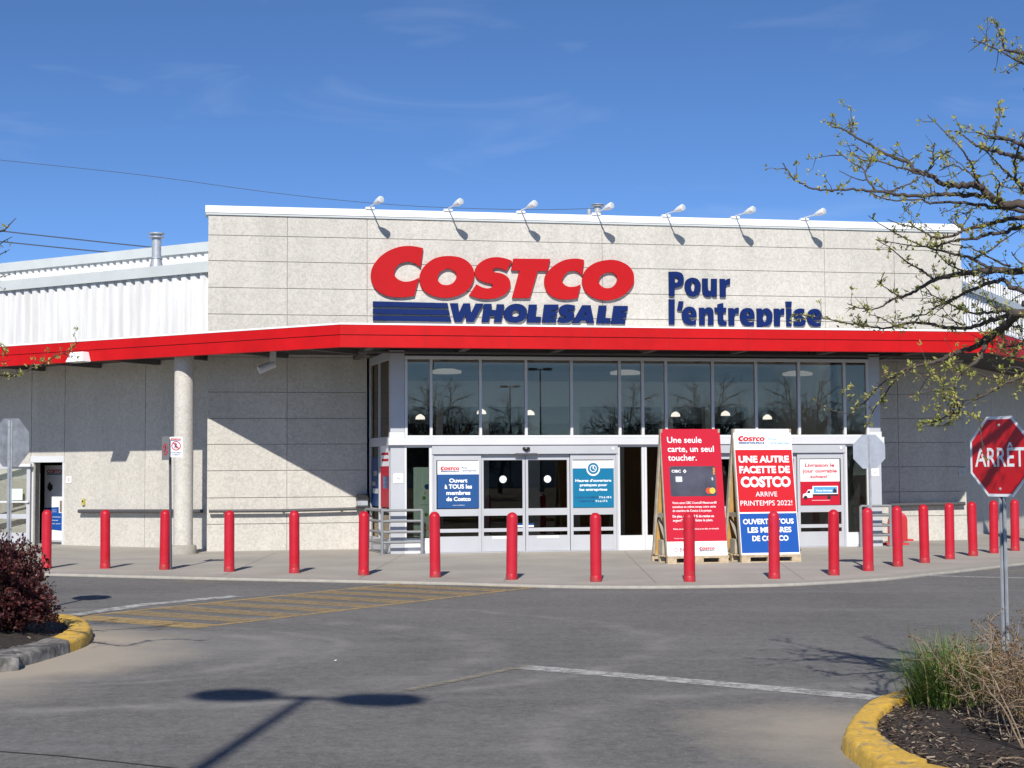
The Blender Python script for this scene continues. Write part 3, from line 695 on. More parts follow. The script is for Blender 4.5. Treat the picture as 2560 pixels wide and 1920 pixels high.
def leaf(a, b, t, stile=.06, fixed=False):
    m_ = MB(); y0, y1 = -t - .03, -t + .015
    zt_ = Z(1136); mid1, mid0 = Z(1271), Z(1288.5); r1, r0 = Z(1320), Z(1329); b1 = Z(1339)
    m_.box(a, a + stile, y0, y1, .015, zt_, FM); m_.box(b - stile, b, y0, y1, .015, zt_, FM)
    for z0, z1 in ((.016, b1), (r0, r1), (mid0, mid1), (Z(1150), zt_)): m_.box(a + stile, b - stile, y0 + .001, y1 - .001, z0, z1, FM)
    o = part(m_, 'fixed_door_panel' if fixed else 'sliding_door', M_alu, bevel=.003)
    MB().box(a + stile - .004, b - stile + .004, -t - .010, -t - .004, b1 - .003, Z(1150) + .003, FM).build('pane', M_glassd, o)
    return o
def door_set(px):
    a, b, c, d, e_ = [E(p_, 1250)[0] for p_ in px]
    hdm = MB(); hdm.box(a - .04, e_ + .04, -TE - .07, -TE + .1, Z(1135), z_band - .032, FM); hdm.box(a - .04, a, -TE - .05, -TE + .1, 0, Z(1135.2), FM); hdm.box(e_, e_ + .04, -TE - .05, -TE + .1, 0, Z(1135.2), FM)
    o = part(hdm, 'door_header', M_alu, bevel=.006)
    sn = MB(); s_ = FM @ Vector(((c), -TE - .09, Z(1121))); sn.lathe([(.03, -.06), (.085, -.01), (.075, .025)], 14, Matrix.Translation(s_)); sn.build('motion_sensor', M_black, o, smooth=40)
    sb = MB(); sb.box(c - .24, c + .24, -TE - .085, -TE - .0705, Z(1138), Z(1133), FM); sb.build('sensor_bar', M_alud, o)
    dt = MB(); dt.lathe([(.028, 0), (.028, .01)], 14, FM @ Matrix.Translation((e_ - .07, -TE - .071, Z(1122))) @ Matrix.Rotation(R(90), 4, 'X')); dt.build('indicator_lamp', M_pwhite, o)
    leaf(a, b, TE - .01, .06, True); leaf(b + .006, c - .006, TE - .065, .055); leaf(c + .006, d - .006, TE - .065, .055); leaf(d, e_, TE - .01, .06, True)
    for x0, x1 in ((b, c), (c, d)):
        dd = MB(); xm = (x0 + x1)/2
        dd.prism(disc(xm, Z(1198), .078), 0, .003, face_frame(FM, 0, TE - .052, 0)); part(dd, 'safety_dot', M_pwhite)
        hh = MB(); hh.box(xm - .24, xm + .24, -TE + .03, -TE + .037, Z(1346), Z(1340.5), FM); part(hh, 'breakout_label', M_pwhite)
    for x0, dx_ in ((c, -.18), (c, .05)):
        st = MB(); st.box(x0 + dx_, x0 + dx_ + .13, -TE + .047, -TE + .0525, Z(1318), Z(1313.5), FM); st.box(x0 + dx_, x0 + dx_ + .13, -TE + .047, -TE + .0525, Z(1313), Z(1309), FM, m=1); part(st, 'door_sticker', [M_pwhite, M_pdblue])
    tr_ = MB(); tr_.box(a, e_, -TE - .04, -TE + .3, -.01, .012, FM); part(tr_, 'threshold', M_alu)
sidelight(E(1010, 1250)[0], E(1079.5, 1250)[0])
door_set((1084, 1203, 1314.5, 1426, 1539.5))
sidelight(E(1544, 1250)[0], E(1611, 1250)[0]); sidelight(E(1611.5, 1250)[0], E(1668, 1250)[0])
door_set((1672, 1782, 1889, 1994, 2109))
sidelight(E(2113, 1250)[0], E(2174, 1250)[0])
# returns of the entrance box (left one shows)
def ret_frame(px_back, front_s):
    Bk = FM @ Vector((f(px_back, 1000)[0], -.01, 0)); Fk = FM @ Vector((front_s, -TE + .10, 0)); d = Fk - Bk
    return frame((Bk.x, Bk.y), math.atan2(d.y, d.x)), d.length
def ret(Mr, Lr, sg):
    m_ = MB()
    for x in (0.0, Lr*.47, Lr - .05): m_.box(x, x + .06, -.03, .05, 0, zh, Mr)
    for z0, z1 in ((.001, .30), (.87, .93), (z_band - .03, z_sill - .02), (z_head0, zh - .01)):
        m_.box(.06, Lr - .051, -.034, .045, z0, z1, Mr)
    o = part(m_, 'side_frame', M_alu, bevel=.004)
    MB().box(.03, Lr - .03, .008, .014, .3, zh - .05, Mr).build('pane', M_glassd, o)
RTM, RTL = ret_frame(926, xp0 + .02)
ret(RTM, RTL, 1)
x_r = xp1 - .02
vw = MB(); vw.box(x_r - .05, x_r, -TE + .251, -.02, .0, zh, FM); part(vw, 'side_frame', M_alu)
M_lit = mat('lit_lamp', (0.8, 0.8, 0.78), .5); M_lit.node_tree.nodes['Principled BSDF'].inputs['Emission Color'].default_value = (1, .96, .88, 1); M_lit.node_tree.nodes['Principled BSDF'].inputs['Emission Strength'].default_value = 1.5
M_lit2 = M_lit.copy(); M_lit2.name = 'dim_lamp'; M_lit2.node_tree.nodes['Principled BSDF'].inputs['Emission Strength'].default_value = .25
# vestibule interior
vi = MB(); vi.box(xp0 + .3, xp1 - .3, 6.4, 6.5, 0, 5.2, FM); vi.box(xp0 + .10, xp0 + .2, .32, 6.4, 0, 5.2, FM); vi.box(xp1 - .2, xp1 - .10, .32, 6.4, 0, 5.2, FM)
part(vi, 'interior_wall', M_int)
vc = MB(); vc.box(xp0 + .1, xp1 - .1, -TE + .32, 6.5, 4.42, 4.6, FM); part(vc, 'interior_ceiling', M_int)
vf = MB(); vf.box(xp0 + .05, xp1 - .05, -TE + .1, 6.5, -.05, .006, FM); part(vf, 'interior_floor', M_intf)
vb = MB()
vb.box(xp0 + .25, xp1 - .25, 3.6, 3.9, 3.35, 4.0, FM)
for k in range(11):
    x = xp0 + .6 + k * 1.17
    vb.box(x, x + (.30 if k % 3 == 0 else .16), 3.5, 3.8, .006, 3.349, FM)
part(vb, 'interior_frame', M_int)
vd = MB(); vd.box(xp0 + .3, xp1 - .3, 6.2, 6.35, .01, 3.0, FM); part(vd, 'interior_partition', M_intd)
vr = MB()
for x in (xp0 + 1.6, xp0 + 5.9, xp0 + 10.2): vr.lathe([(.36, 0), (.36, .06), (.2, .1)], 28, FM @ Matrix.Translation((x, .6, 4.0)))
part(vr, 'ceiling_lamp', M_lit2)
vp = MB()
for x in (1.2, 2.7, 3.9, 7.6, 8.9, 10.0): vp.lathe([(.12, 0), (.10, .07), (.03, .12)], 16, FM @ Matrix.Translation((xp0 + x, 2.2, 3.02 + .12*math.sin(x*5))))
part(vp, 'pendant_shade', M_lit)

# ------------------------------------------------------------------ wall lettering
def lettering(name, label, cat, px, py):
    x, z = f(px, py, .0); p_ = FM @ Vector((x, 0, z)); return thing(name, label, cat, p_)
TL = .085
def px_loop(wh, lp):
    out = []
    for p_ in lp:
        q = f(*src(wh, p_), TL); out.append((q[0], q[1], *p_[2:]))
    return out
lg = lettering('wall_logo', 'large red italic lettering over blue stripes and smaller blue lettering on the wall', 'sign', 1256, 806)
FF = face_frame(FM, 0, 0, 0)
def ext_letter(loops, nm, m, par):
    v, q = outline_geo(loops, .037); MB().add([(a, b, c + TL - .037) for a, b, c in v], q, FF).build(nm, m, par)
for k_, (wh, lps) in LET.items(): ext_letter([loop_pts(px_loop(wh, lp)) for lp in lps], 'red_letter', M_signred, lg)
for k_, (wh, lps) in LETB.items(): ext_letter([loop_pts(px_loop(wh, lp), 5) for lp in lps], 'blue_letter', M_blue, lg)
for b_ in BARS: ext_letter([loop_pts(px_loop('A', b_), 2)], 'stripe', M_blue, lg)
sg = lettering('slogan_sign', 'dark blue two-line slogan letters on the wall right of the red lettering', 'sign', 1860, 806)
TS = .07
SLOGAN = [
 (1660, [[(75,65,1),(200,65),(275,95),(302,180),(280,265),(220,298),(165,302,1),(162,430,1),(80,430,1)], [(165,140,1),(205,150),(220,185),(208,222),(168,230,1)]]),
 (1660, [[(438,155),(510,178),(552,240),(556,310),(530,395),(480,432),(430,438),(370,415),(328,350),(318,280),(335,205),(380,165)], [(440,215),(466,250),(470,300),(460,350),(440,365),(418,345),(410,295),(415,240)]]),
 (1660, [[(583,165,1),(665,165,1),(668,320),(690,355),(715,335),(718,170,1),(802,170,1),(802,442,1),(738,442,1),(728,418,1),(690,443),(640,438),(600,410),(585,340)]]),
 (1660, [[(848,172,1),(920,172,1),(930,205,1),(960,175),(1002,168,1),(1002,258,1),(955,265),(938,300),(938,446,1),(852,446,1)]]),
 (1660, [[(76,480,1),(164,480,1),(162,862,1),(80,862,1)]]),
 (1660, [[(230,510,1),(298,512,1),(268,653,1),(206,650,1)]]),
 (1660, [[(385,592),(450,610),(488,670),(497,752,1),(372,754,1),(385,785),(430,803),(486,792,1),(486,862,1),(420,873),(350,858),(295,810),(275,730),(290,655),(335,605)], [(390,655),(418,675),(422,705,1),(358,705,1),(365,675)]]),
 (1660, [[(535,608,1),(605,608,1),(618,632,1),(660,603),(710,610),(745,650),(752,720),(752,872,1),(672,872,1),(672,720),(655,690),(628,705),(620,740),(620,872,1),(540,872,1)]]),
 (1660, [[(815,555,1),(895,535,1),(900,608,1),(942,608,1),(940,682,1),(900,682,1),(900,780),(915,808),(948,812,1),(948,876,1),(890,880),(838,862),(822,810),(820,680,1),(775,678,1),(770,605,1),(815,605,1)]]),
 (1660, [[(978,615,1),(1050,615,1),(1060,640,1),(1090,612),(1135,608,1),(1132,698,1),(1085,702),(1068,740),(1066,879,1),(985,879,1)]]),
 (1850, [[(115,612),(180,628),(217,690),(225,775,1),(95,777,1),(110,808),(160,825),(213,812,1),(213,876,1),(150,888),(80,876),(25,825),(5,745),(20,670),(60,625)], [(120,675),(148,695),(152,725,1),(85,722,1),(95,695)]]),
 (1850, [[(257,620,1),(325,620,1),(340,645,1),(390,615),(445,632),(488,690),(492,765),(470,845),(420,885),(375,886),(345,872,1),(345,955,1),(265,955,1)], [(385,690),(408,730),(408,780),(390,820),(360,815),(345,760),(355,710)]]),
 (1850, [[(518,622,1),(590,622,1),(600,650,1),(635,620),(672,620,1),(670,712,1),(625,715),(610,750),(608,888,1),(525,888,1)]]),
 (1850, [[(705,625,1),(782,628,1),(782,890,1),(710,890,1)], [(695,515,1),(783,515,1),(780,598,1),(700,598,1)]]),
 (1850, [[(975,630,1),(975,695,1),(925,685),(893,695),(900,715),(950,740),(990,785),(992,840),(950,885),(880,891),(818,878,1),(820,808,1),(870,825),(910,825),(910,808),(860,780),(818,735),(818,680),(855,635),(915,620)]]),
 (1850, [[(1130,625),(1195,642),(1228,700),(1238,787,1),(1110,792,1),(1125,820),(1170,835),(1225,825,1),(1225,886,1),(1165,896),(1095,883),(1040,840),(1020,765),(1030,690),(1070,640)], [(1125,690),(1152,708),(1160,738,1),(1092,738,1),(1100,710)]]),
]
for ox_, lps in SLOGAN:
    pl = []
    for lp in lps:
        q_ = []
        for p_ in lp:
            q = f(ox_ + p_[0]/6.0476, 668.5 + p_[1]/6.0476, TS); q_.append((q[0], q[1], *p_[2:]))
        pl.append(loop_pts(q_, 5))
    v, q = outline_geo(pl, .03); MB().add([(a, b, c + TS - .03) for a, b, c in v], q, FF).build('letter', M_blue, sg)

# ------------------------------------------------------------------ arm spotlights on the parapet
LP = [(925, 520), (1120, 528), (1302, 535), (1490, 540), (1665, 545), (1838, 550), (2011, 554)]
LL = ['above the left edge of the first big red letter', 'above the gap between the first two red letters', 'above the red letter T',
      'in front of the roof vents, above the last red letter', 'just left of the blue slogan, above its first letter', 'above the end of the upper slogan line', 'nearest the tree, rightmost on the parapet']
spot = None
for (px, py), lb_ in zip(LP, LL):
    x, z = f(px, py, 0.05); base = FM @ Vector((x, -.05, ZPT))
    if spot is None:
        spot = thing('spotlight', 'white arm spotlight ' + lb_, 'spotlight', base, A_F, 'white arm spotlights along the parapet')
        B = WM[spot.name]
        m_ = MB(); m_.box(-.10, .10, -.03, .10, 0, .05, B); m_.tube([(0, .03, .05), (0, .0, .065), (.01, -.10, .06), (.07, -.60, .045)], .015, 8, B); m_.build('arm', M_lampw, spot, smooth=40)
        ax_ = Vector((.42, -.88, .16)).normalized(); sx_ = Vector((0, 0, 1)).cross(ax_).normalized(); up_ = ax_.cross(sx_); o_ = Vector((.055, -.54, .05))
        LMx = B @ Matrix(((sx_.x, up_.x, ax_.x, o_.x), (sx_.y, up_.y, ax_.y, o_.y), (sx_.z, up_.z, ax_.z, o_.z), (0, 0, 0, 1)))
        hd = MB(); hd.lathe([(.018, -.03), (.026, .0), (.046, .06), (.066, .14), (.076, .25), (.076, .285), (.068, .295)], 20, LMx); hd.build('lamp_head', M_lampw, spot, smooth=35)
        gg = MB(); gg.lathe([(.066, .2955), (.04, .302), (.01, .305)], 20, LMx); gg.build('lens', M_flash, spot, smooth=40)
    else:
        dup(spot, base, A_F, 'white arm spotlight ' + lb_)

# roof vents and overhead cables
def vent(px, ytop, ybot, tdep, label, r=.12, cap=True, M=LM, cone=True):
    x, zb_ = fpx(M, px, ybot, tdep); _, zt2 = fpx(M, px, ytop, tdep); p_ = M @ Vector((x, -tdep, zb_))
    t = thing('roof_vent', label, 'vent pipe', p_); h = zt2 - zb_; B = WM[t.name]
    MB().lathe([(r, -.3), (r, h*.84), (r, h*.86)], 20, B).build('pipe', M_galv, t, smooth=40)
    if cone: MB().lathe([(r*1.6, -.3), (r*1.5, 0), (r*1.05, h*.24), (r*1.25, h*.245), (r*1.25, h*.27), (r*1.02, h*.275)], 20, B).build('flashing_cone', M_galv, t, smooth=40)
    if cap: MB().lathe([(r*.9, h*.82), (r*1.65, h*.85), (r*1.65, h*.88), (r*1.15, h*.89), (r*1.15, h*.94), (r*1.75, h*.95), (r*1.75, h*.985), (r*.5, h)], 20, B).build('rain_cap', M_galv, t, smooth=30)
    return t
vent(391, 582, 668, -3.0, 'galvanised vent pipe with rain cap standing on the white left roof')
vent(1494, 511, 548, -3.0, 'short capped metal vent behind the parapet, beside the fourth spotlight', r=.10, M=FM, cone=False)
vent(1473, 519, 548, -3.0, 'thin pale pipe just left of the capped vent behind the parapet', r=.055, M=FM, cap=False, cone=False)
M_cable = mat('cable_hazed', (0.05, 0.06, 0.085), .7)  # bluish tint puts distance haze into the cable colour
def cable(pxs, Y, r, label):
    P = [at_y(px, py, Y) for px, py in pxs]; P = sm([tuple(p_) for p_ in P], 6)
    o = MB().tube(P, r, 6).build('power_cable', M_cable); tag(o, label, 'cable', 'overhead cables'); return o
cable([(-300, 367), (0, 400), (350, 437), (700, 484), (1000, 513), (1300, 524), (1488, 521)], 62, .011, 'long thin cable high in the sky running behind the spotlights')
cable([(-300, 540), (0, 577), (180, 597), (370, 617), (560, 634)], 56, .022, 'upper of the two short thick cables above the left roof')
cable([(-300, 578), (0, 604), (130, 617), (255, 629), (420, 641)], 56, .022, 'lower of the two short thick cables above the left roof')

# ------------------------------------------------------------------ wall lights, camera, rails, plates
xw, zw = lf(208, 884, 2.45)
a_ = LM.inverted() @ K1
wl = thing('wall_lamp', 'white wedge-shaped lamp fixed on the red canopy edge at left', 'wall lamp', LM @ Vector((lf(208, 896, -a_.y)[0], a_.y, ZS - .02)), A_L)
B = WM[wl.name]
MB().add([(-.26,-.28,.0),(.26,-.28,.0),(.26,-.015,.0),(-.26,-.015,.0),(-.19,-.20,.22),(.19,-.20,.22),(.19,-.015,.22),(-.19,-.015,.22)], [(3,2,1,0),(4,5,6,7),(0,1,5,4),(1,2,6,5),(2,3,7,6),(3,0,4,7)], B).build('housing', M_lampw, wl, bevel=.012)
MB().box(-.22, .22, -.25, -.04, -.012, -.001, B).build('diffuser', M_flash, wl)
x, z = f(675, 922, .9)
cm = thing('security_camera', 'pale bullet camera hanging under the canopy soffit above the concrete wall', 'camera', FM @ Vector((x + .06, -.9, ZS + .05)), A_F)
B = WM[cm.name]
MB().box(-.07, .07, -.07, .07, -.18, .13, B).build('bracket', M_alul, cm, bevel=.01)
MB().tube([(.03, 0, -.16), (-.30, -.1, -.31)], [.085, .085], 18, B).build('camera_body', M_alul, cm, smooth=40)
def bumper_rail(label, M, pxs, r=.035, t=.10):
    P = []
    for px, py in pxs:
        x, z = fpx(M, px, py, t); P.append(M @ Vector((x, -t, z)))
    o = thing('bumper_rail', label, 'handrail', (P[0].x, P[0].y, 0)); m_ = MB(); m_.tube(P, r, 10); m_.build('rail', M_rail, o, smooth=40)
    inv = M.inverted(); a, b = inv @ P[0], inv @ P[-1]; n_ = max(2, int((b - a).length / 1.6))
    for k in range(n_ + 1):
        q = a.lerp(b, (k + .25) / (n_ + .5)); mb = MB(); mb.box(q.x - .02, q.x + .02, -t + .01, -.001, q.z - .02, q.z + .02, M); mb.build('bracket', M_rail, o)
    return o
bumper_rail('dark horizontal rail on the side wall left of the round column', LM, [(197, 1278), (300, 1278), (505, 1278)], .045, .12)
bumper_rail('horizontal rail on the front wall ending beside the entrance guard rail', FM, [(522, 1278), (700, 1277), (890, 1272)], .035, .14)
bumper_rail('dark horizontal rail on the shaded wall right of the entrance', FM, [(2225, 1263), (2300, 1261), (2412, 1259)], .045, .12)
def plate(nm, label, cat, M, px0, px1, py0, py1, t, m, d=.012):
    x0, z0 = fpx(M, px0, py1, t); x1, z1 = fpx(M, px1, py0, t)
    T_ = thing(nm, label, cat, M @ Vector(((x0+x1)/2, -t, z0)))
    w, h = x1 - x0, z1 - z0; PF = face_frame(M, x0, t, z0)
    MB().prism(rrect(0, w, 0, h, min(w, h)*.12), 0, d, PF).build('plate', m, T_)
    return T_, PF, w, h, d
def ring_pts(cx, cy, r, w): return [disc(cx, cy, r), disc(cx, cy, r - w)]
M_pgrey = mat('print_grey', (0.30, 0.30, 0.31), .5)
def no_smoking(T_, PF, w, h, d, mring):
    mb = MB(); v, q = outline_geo(ring_pts(w/2, h/2, w*.33, w*.035)); mb.add([(a, b, d + .002) for a, b, c in v], q, PF)
    mb.prism([(w*.30, h*.62), (w*.34, h*.66), (w*.70, h*.38), (w*.66, h*.34)], d + .001, d + .003, PF); mb.build('ban_ring', mring, T_)
    mb = MB(); mb.prism(rrect(w*.3, w*.66, h*.44, h*.5, w*.02), d + .0005, d + .0022, PF); mb.build('cigarette', M_pgrey, T_)
M_pink = mat('print_pale_red', (0.70, 0.42, 0.42), .6)
no_smoking(*plate('no_smoking_sign', 'white square no smoking sign on the corner post left of the entrance', 'sign', FM, 983.5, 1008, 1184, 1208, TE + .021, M_pwhite), M_pgrey)
no_smoking(*plate('no_smoking_sign', 'white square no smoking sign on the corner post right of the entrance', 'sign', FM, 2178.5, 2197, 1171, 1191, TE + .021, M_pwhite), M_pink)
no_smoking(*plate('no_smoking_sign', 'grey shaded no smoking sign on the concrete wall left of the red octagon', 'sign', FM, 2397, 2413, 1170, 1189.5, .004, M_flash), M_pgrey)
T_, PF, w, h, d = plate('arrow_sign', 'small black sign with white arrow on the shaded wall behind the branches', 'sign', FM, 2376, 2399, 1010, 1035, .004, M_pblack)
mb = MB(); mb.prism([(w*.22, h*.46), (w*.22, h*.54), (w*.72, h*.54), (w*.72, h*.46)], d, d + .003, PF)
mb.prism([(w*.5, h*.78), (w*.58, h*.82), (w*.82, h*.5), (w*.72, h*.5)], d, d + .0035, PF); mb.prism([(w*.5, h*.22), (w*.72, h*.499), (w*.82, h*.499), (w*.58, h*.18)], d, d + .0035, PF); mb.build('arrow', M_pwhite, T_)
T_, PF, w, h, d = plate('wall_notice', 'small white notice on the wall right of the left doorway', 'notice', LM, 166, 179, 1191, 1207, .004, M_pwhite)
mb = MB(); mb.prism(rrect(w*.3, w*.7, h*.2, h*.8, w*.03), d - .001, d + .002, PF); mb.build('print', M_pink, T_)
T_, PF, w, h, d = plate('call_button', 'tiny yellowish box on the wall above the left end of the rail', 'call button', LM, 207.5, 213.5, 1247, 1263, .004, mat('old_yellow', (.50, .42, .10), .6), .05)
mb = MB(); mb.prism(disc(w/2, h*.6, w*.3), d - .001, d + .006, PF); mb.build('button', M_pblack, T_)
# box with dark lid beside the entrance
x0, z0 = f(890, 1267, .15); x1, z1 = f(921, 1235, .15)
wb = thing('ash_box', 'grey wall box with black lid beside the entrance, above the rail end', 'ash bin', FM @ Vector(((x0+x1)/2, -.15, z0)))
MB().box(x0 + .02, x1 - .02, -.33, -.01, z0 + .02, z1 - .13, FM).build('bin_body', M_galv, wb, bevel=.02)
MB().add([(x0,-.36,z1-.13),(x1,-.36,z1-.13),(x1,-.005,z1-.13),(x0,-.005,z1-.13),(x0+.03,-.25,z1),(x1-.03,-.25,z1),(x1-.03,-.005,z1),(x0+.03,-.005,z1)], [(3,2,1,0),(4,5,6,7),(0,1,5,4),(1,2,6,5),(2,3,7,6),(3,0,4,7)], FM).build('lid', M_black, wb, bevel=.012)
MB().box(x0 - .0, x1 + .0, -.35, -.005, z0 - .03, z0 + .018, FM).build('tray', M_black, wb, bevel=.01)
# guard rails flanking the entrance
def guard(label, xs, depth_y, zs):
    # xs: post positions along the front (facade x); first one also runs back to the wall
    t = TE + .22; o = thing('guard_rail', label, 'guard rail', FM @ Vector((sum(xs)/len(xs), -t, 0)))
    front = MB()
    for z in zs: front.tube([(xs[0], -t, z), (xs[-1], -t, z)], .028, 10, FM)
    front.build('front_rails', M_railg, o, smooth=50)
    xb = xs[0] - .20 if xs[0] < 6 else xs[-1] + .2
    xa = xs[0] if xs[0] < 6 else xs[-1]
    sd_ = MB()
    for z in zs: sd_.tube([(xa, -t, z), (xb, -depth_y, z)], .028, 10, FM)
    sd_.build('side_rails', M_railg, o, smooth=50)
    for x in xs: MB().tube([(x, -t, 0), (x, -t, zs[0])], .034, 12, FM).build('post', M_railg, o, smooth=50)
    MB().tube([(xb, -depth_y, 0), (xb, -depth_y, zs[0])], .034, 12, FM).build('post', M_railg, o, smooth=50)
    for x in xs: MB().box(x - .07, x + .07, -t - .07, -t + .07, 0, .012, FM).build('foot_plate', M_railg, o)
zr = [f(1005, py, TE + .22)[1] for py in (1276, 1303, 1330, 1356)]
guard('grey four-bar pipe guard rail left of the entrance doors', [f(955.5, 1300, TE + .22)[0], f(1055, 1300, TE + .22)[0]], 1.0, zr)
zr = [f(2190, py, TE + .22)[1] for py in (1265, 1288, 1314, 1338)]
guard('grey pipe guard rail right of the entrance doors, behind the bollards', [f(2152, 1300, TE + .22)[0], f(2226, 1300, TE + .22)[0]], 1.0, zr)
# bike rack
M_rackred = mat('rack_red', (0.55, 0.03, 0.03), .4)
rk = thing('bike_rack', 'low red hoop bike rack on the pavement by the right wall', 'bike rack', FM @ Vector((f(2245, 1350, .9)[0], -.9, 0)), A_F + R(62))
B = WM[rk.name]
MB().box(-1.0, 1.0, -.035, .035, 0, .05, B).box(-1.03, -.95, -.3, .3, 0, .045, B).box(.95, 1.03, -.3, .3, 0, .045, B).build('base_bar', M_rackred, rk)
for k in range(5):
    x = -.84 + k*.42
    P = [(x, -.16, .05), (x, -.16, .50)] + [(x, -.16*math.cos(R(a)), .50 + .17*math.sin(R(a))) for a in range(20, 180, 20)] + [(x, .16, .50), (x, .16, .05)]
    MB().tube(P, .017, 8, B).build('hoop', M_rackred, rk, smooth=50)

# ------------------------------------------------------------------ bollards
def bollard_material():
    m = mat('bollard_plastic', (0.5, 0.012, 0.024), 0.42, spec=.3); n, l, b = nodes_of(m)
    co = n.new('ShaderNodeTexCoord'); ob = n.new('ShaderNodeObjectInfo')
    z = n.new('ShaderNodeTexNoise'); z.inputs['Scale'].default_value = 5; z.inputs['Detail'].default_value = 6; l.new(co.outputs['Object'], z.inputs['Vector'])
    ad = n.new('ShaderNodeMath'); ad.operation = 'MULTIPLY_ADD'; ad.inputs[1].default_value = .35; l.new(ob.outputs['Random'], ad.inputs[0]); l.new(z.outputs[0], ad.inputs[2])
    r = n.new('ShaderNodeValToRGB'); r.color_ramp.elements[0].position = .35; r.color_ramp.elements[1].position = .95
    r.color_ramp.elements[0].color = (0.45, 0.008, 0.018, 1); r.color_ramp.elements[1].color = (0.50, 0.020, 0.040, 1)
    l.new(ad.outputs[0], r.inputs[0])
    z2 = n.new('ShaderNodeTexNoise'); z2.inputs['Scale'].default_value = 14; z2.inputs['Detail'].default_value = 7; z2.inputs['Roughness'].default_value = .7; l.new(co.outputs['Object'], z2.inputs['Vector'])
    sx = n.new('ShaderNodeSeparateXYZ'); l.new(co.outputs['Object'], sx.inputs[0])
    lo = n.new('ShaderNodeMapRange'); lo.inputs['From Min'].default_value = .30; lo.inputs['From Max'].default_value = .0; lo.inputs['To Max'].default_value = .22; l.new(sx.outputs['Z'], lo.inputs[0])
    ad2 = n.new('ShaderNodeMath'); l.new(z2.outputs[0], ad2.inputs[0]); l.new(lo.outputs[0], ad2.inputs[1])
    gr = n.new('ShaderNodeMapRange'); gr.inputs['From Min'].default_value = .62; gr.inputs['From Max'].default_value = .80; gr.inputs['To Max'].default_value = .65; l.new(ad2.outputs[0], gr.inputs[0])
    mx = n.new('ShaderNodeMix'); mx.data_type = 'RGBA'; l.new(gr.outputs[0], mx.inputs[0]); l.new(r.outputs[0], mx.inputs[6]); mx.inputs[7].default_value = (.20, .075, .06, 1)
    l.new(mx.outputs[2], b.inputs['Base Color']); return m
M_boll = bollard_material()
BP = [(116, 1421, 'half hidden behind the dark red bush, farthest left'), (263, 1421, 'in front of the left concrete wall, next to the bush'), (411, 1424, 'touching the thin signpost in front of the round column'),
      (573, 1429, 'just right of the wall corner, right of the signpost'), (736, 1432.5, 'in front of the vertical joint in the middle of the front wall'), (909, 1438, 'at the left end of the entrance guard rail'),
      (1088, 1443, 'in front of the left edge of the first door set'), (1279, 1449, 'in front of the left sliding door leaf'), (1490, 1454, 'in front of the fixed panel with the teal poster'),
      (1724, 1454, 'overlapping the red bank card board'), (1936, 1446.5, 'overlapping the red and blue two-tone board'), (2085, 1438, 'below the delivery truck poster'),
      (2171, 1427, 'in line with the post of the small grey octagon'), (2245, 1416, 'in front of the bike rack'), (2312, 1407, 'second to the right of the bike rack'),
      (2375, 1398, 'below the black arrow sign'), (2433, 1390, 'next but one left of the red octagon post'), (2485, 1383, 'just left of the red octagon post'), (2538, 1377, 'right of the red octagon post, farthest right')]
boll = None
for px, py, lb_ in BP:
    p_ = at_z(px, py, 0); rz = random.uniform(0, 6)
    if boll is None:
        boll = thing('bollard', 'red bollard ' + lb_, 'bollard', p_, rz, 'red bollards along the pavement edge'); B = WM[boll.name]
        pr = [(.089, .003), (.089, .985)] + [(.089*math.cos(R(a)), .985 + .089*math.sin(R(a))) for a in range(12, 91, 13)]
        MB().lathe(pr, 28, B).build('sleeve', M_boll, boll, smooth=40)
        MB().lathe([(.093, .0), (.093, .085), (.0895, .092)], 28, B).build('base_collar', M_boll, boll, smooth=40)
        MB().lathe([(.008, 0), (.012, .006), (.006, .01)], 8, B @ Matrix.Translation((.03, -.055, 1.062))).build('cap_screw', M_boll, boll, smooth=40)
    else:
        d_ = dup(boll, p_, rz, 'red bollard ' + lb_); d_.rotation_euler = (R(random.uniform(-.7, .7)), R(random.uniform(-.7, .7)), rz)

# ------------------------------------------------------------------ octagon signs and parking sign
def octagon(r, n=8): return [(r*math.cos(R(22.5 + 45*k)), r*math.sin(R(22.5 + 45*k))) for k in range(8)]
def octo(label, base, yaw, zc, dia, red, post_w=.055, ztop=None):
    T_ = thing('stop_sign', label, 'stop sign', base, yaw); B = WM[T_.name]; ap = dia/2 / math.cos(R(22.5))
    zt_ = (ztop if ztop else zc + dia*.46) 
    po = MB(); w = post_w/2
    po.prism([(-w, .004), (-w*.5, .004), (-w*.45, .03), (w*.45, .03), (w*.5, .004), (w, .004), (w, .009), (w*.6, .009), (w*.55, .036), (-w*.55, .036), (-w*.6, .009), (-w, .009)], 0, zt_, B); po.build('post', M_galv, T_)
    PF = B @ Matrix(((1,0,0,0),(0,0,-1,0),(0,1,0,zc),(0,0,0,1)))       # x right, y up, z towards the reader
    PFm = PF
    MB().prism(octagon(ap), 0, .0025, PF).build('panel', (M_sgndark if post_w > .056 else M_sgnback) if not red else M_pwhite, T_)
    if red:
        MB().prism(octagon(ap*.925), .0026, .0045, PF).build('red_face', mat('sign_red', (0.55, 0.007, 0.009), .35, var=.06, vscale=4), T_)
        mb = MB(); put_text(mb, PF, 'ARRÊT', -.25, .25, -.075, .138, bold=.012, z=.0065); mb.build('lettering', M_pwhite, T_)
        for yy in (-.245, .235): MB().lathe([(.012, 0), (.012, .004), (.006, .007)], 8, PF @ Matrix.Translation((0, yy, .0046))).build('bolt', M_galv, T_)
    else:
        for yy in (-.2, .2): MB().lathe([(.01, 0), (.01, .006)], 8, PF @ Matrix.Translation((0, yy, -.045))).build('bolt', M_galv, T_)
    return T_
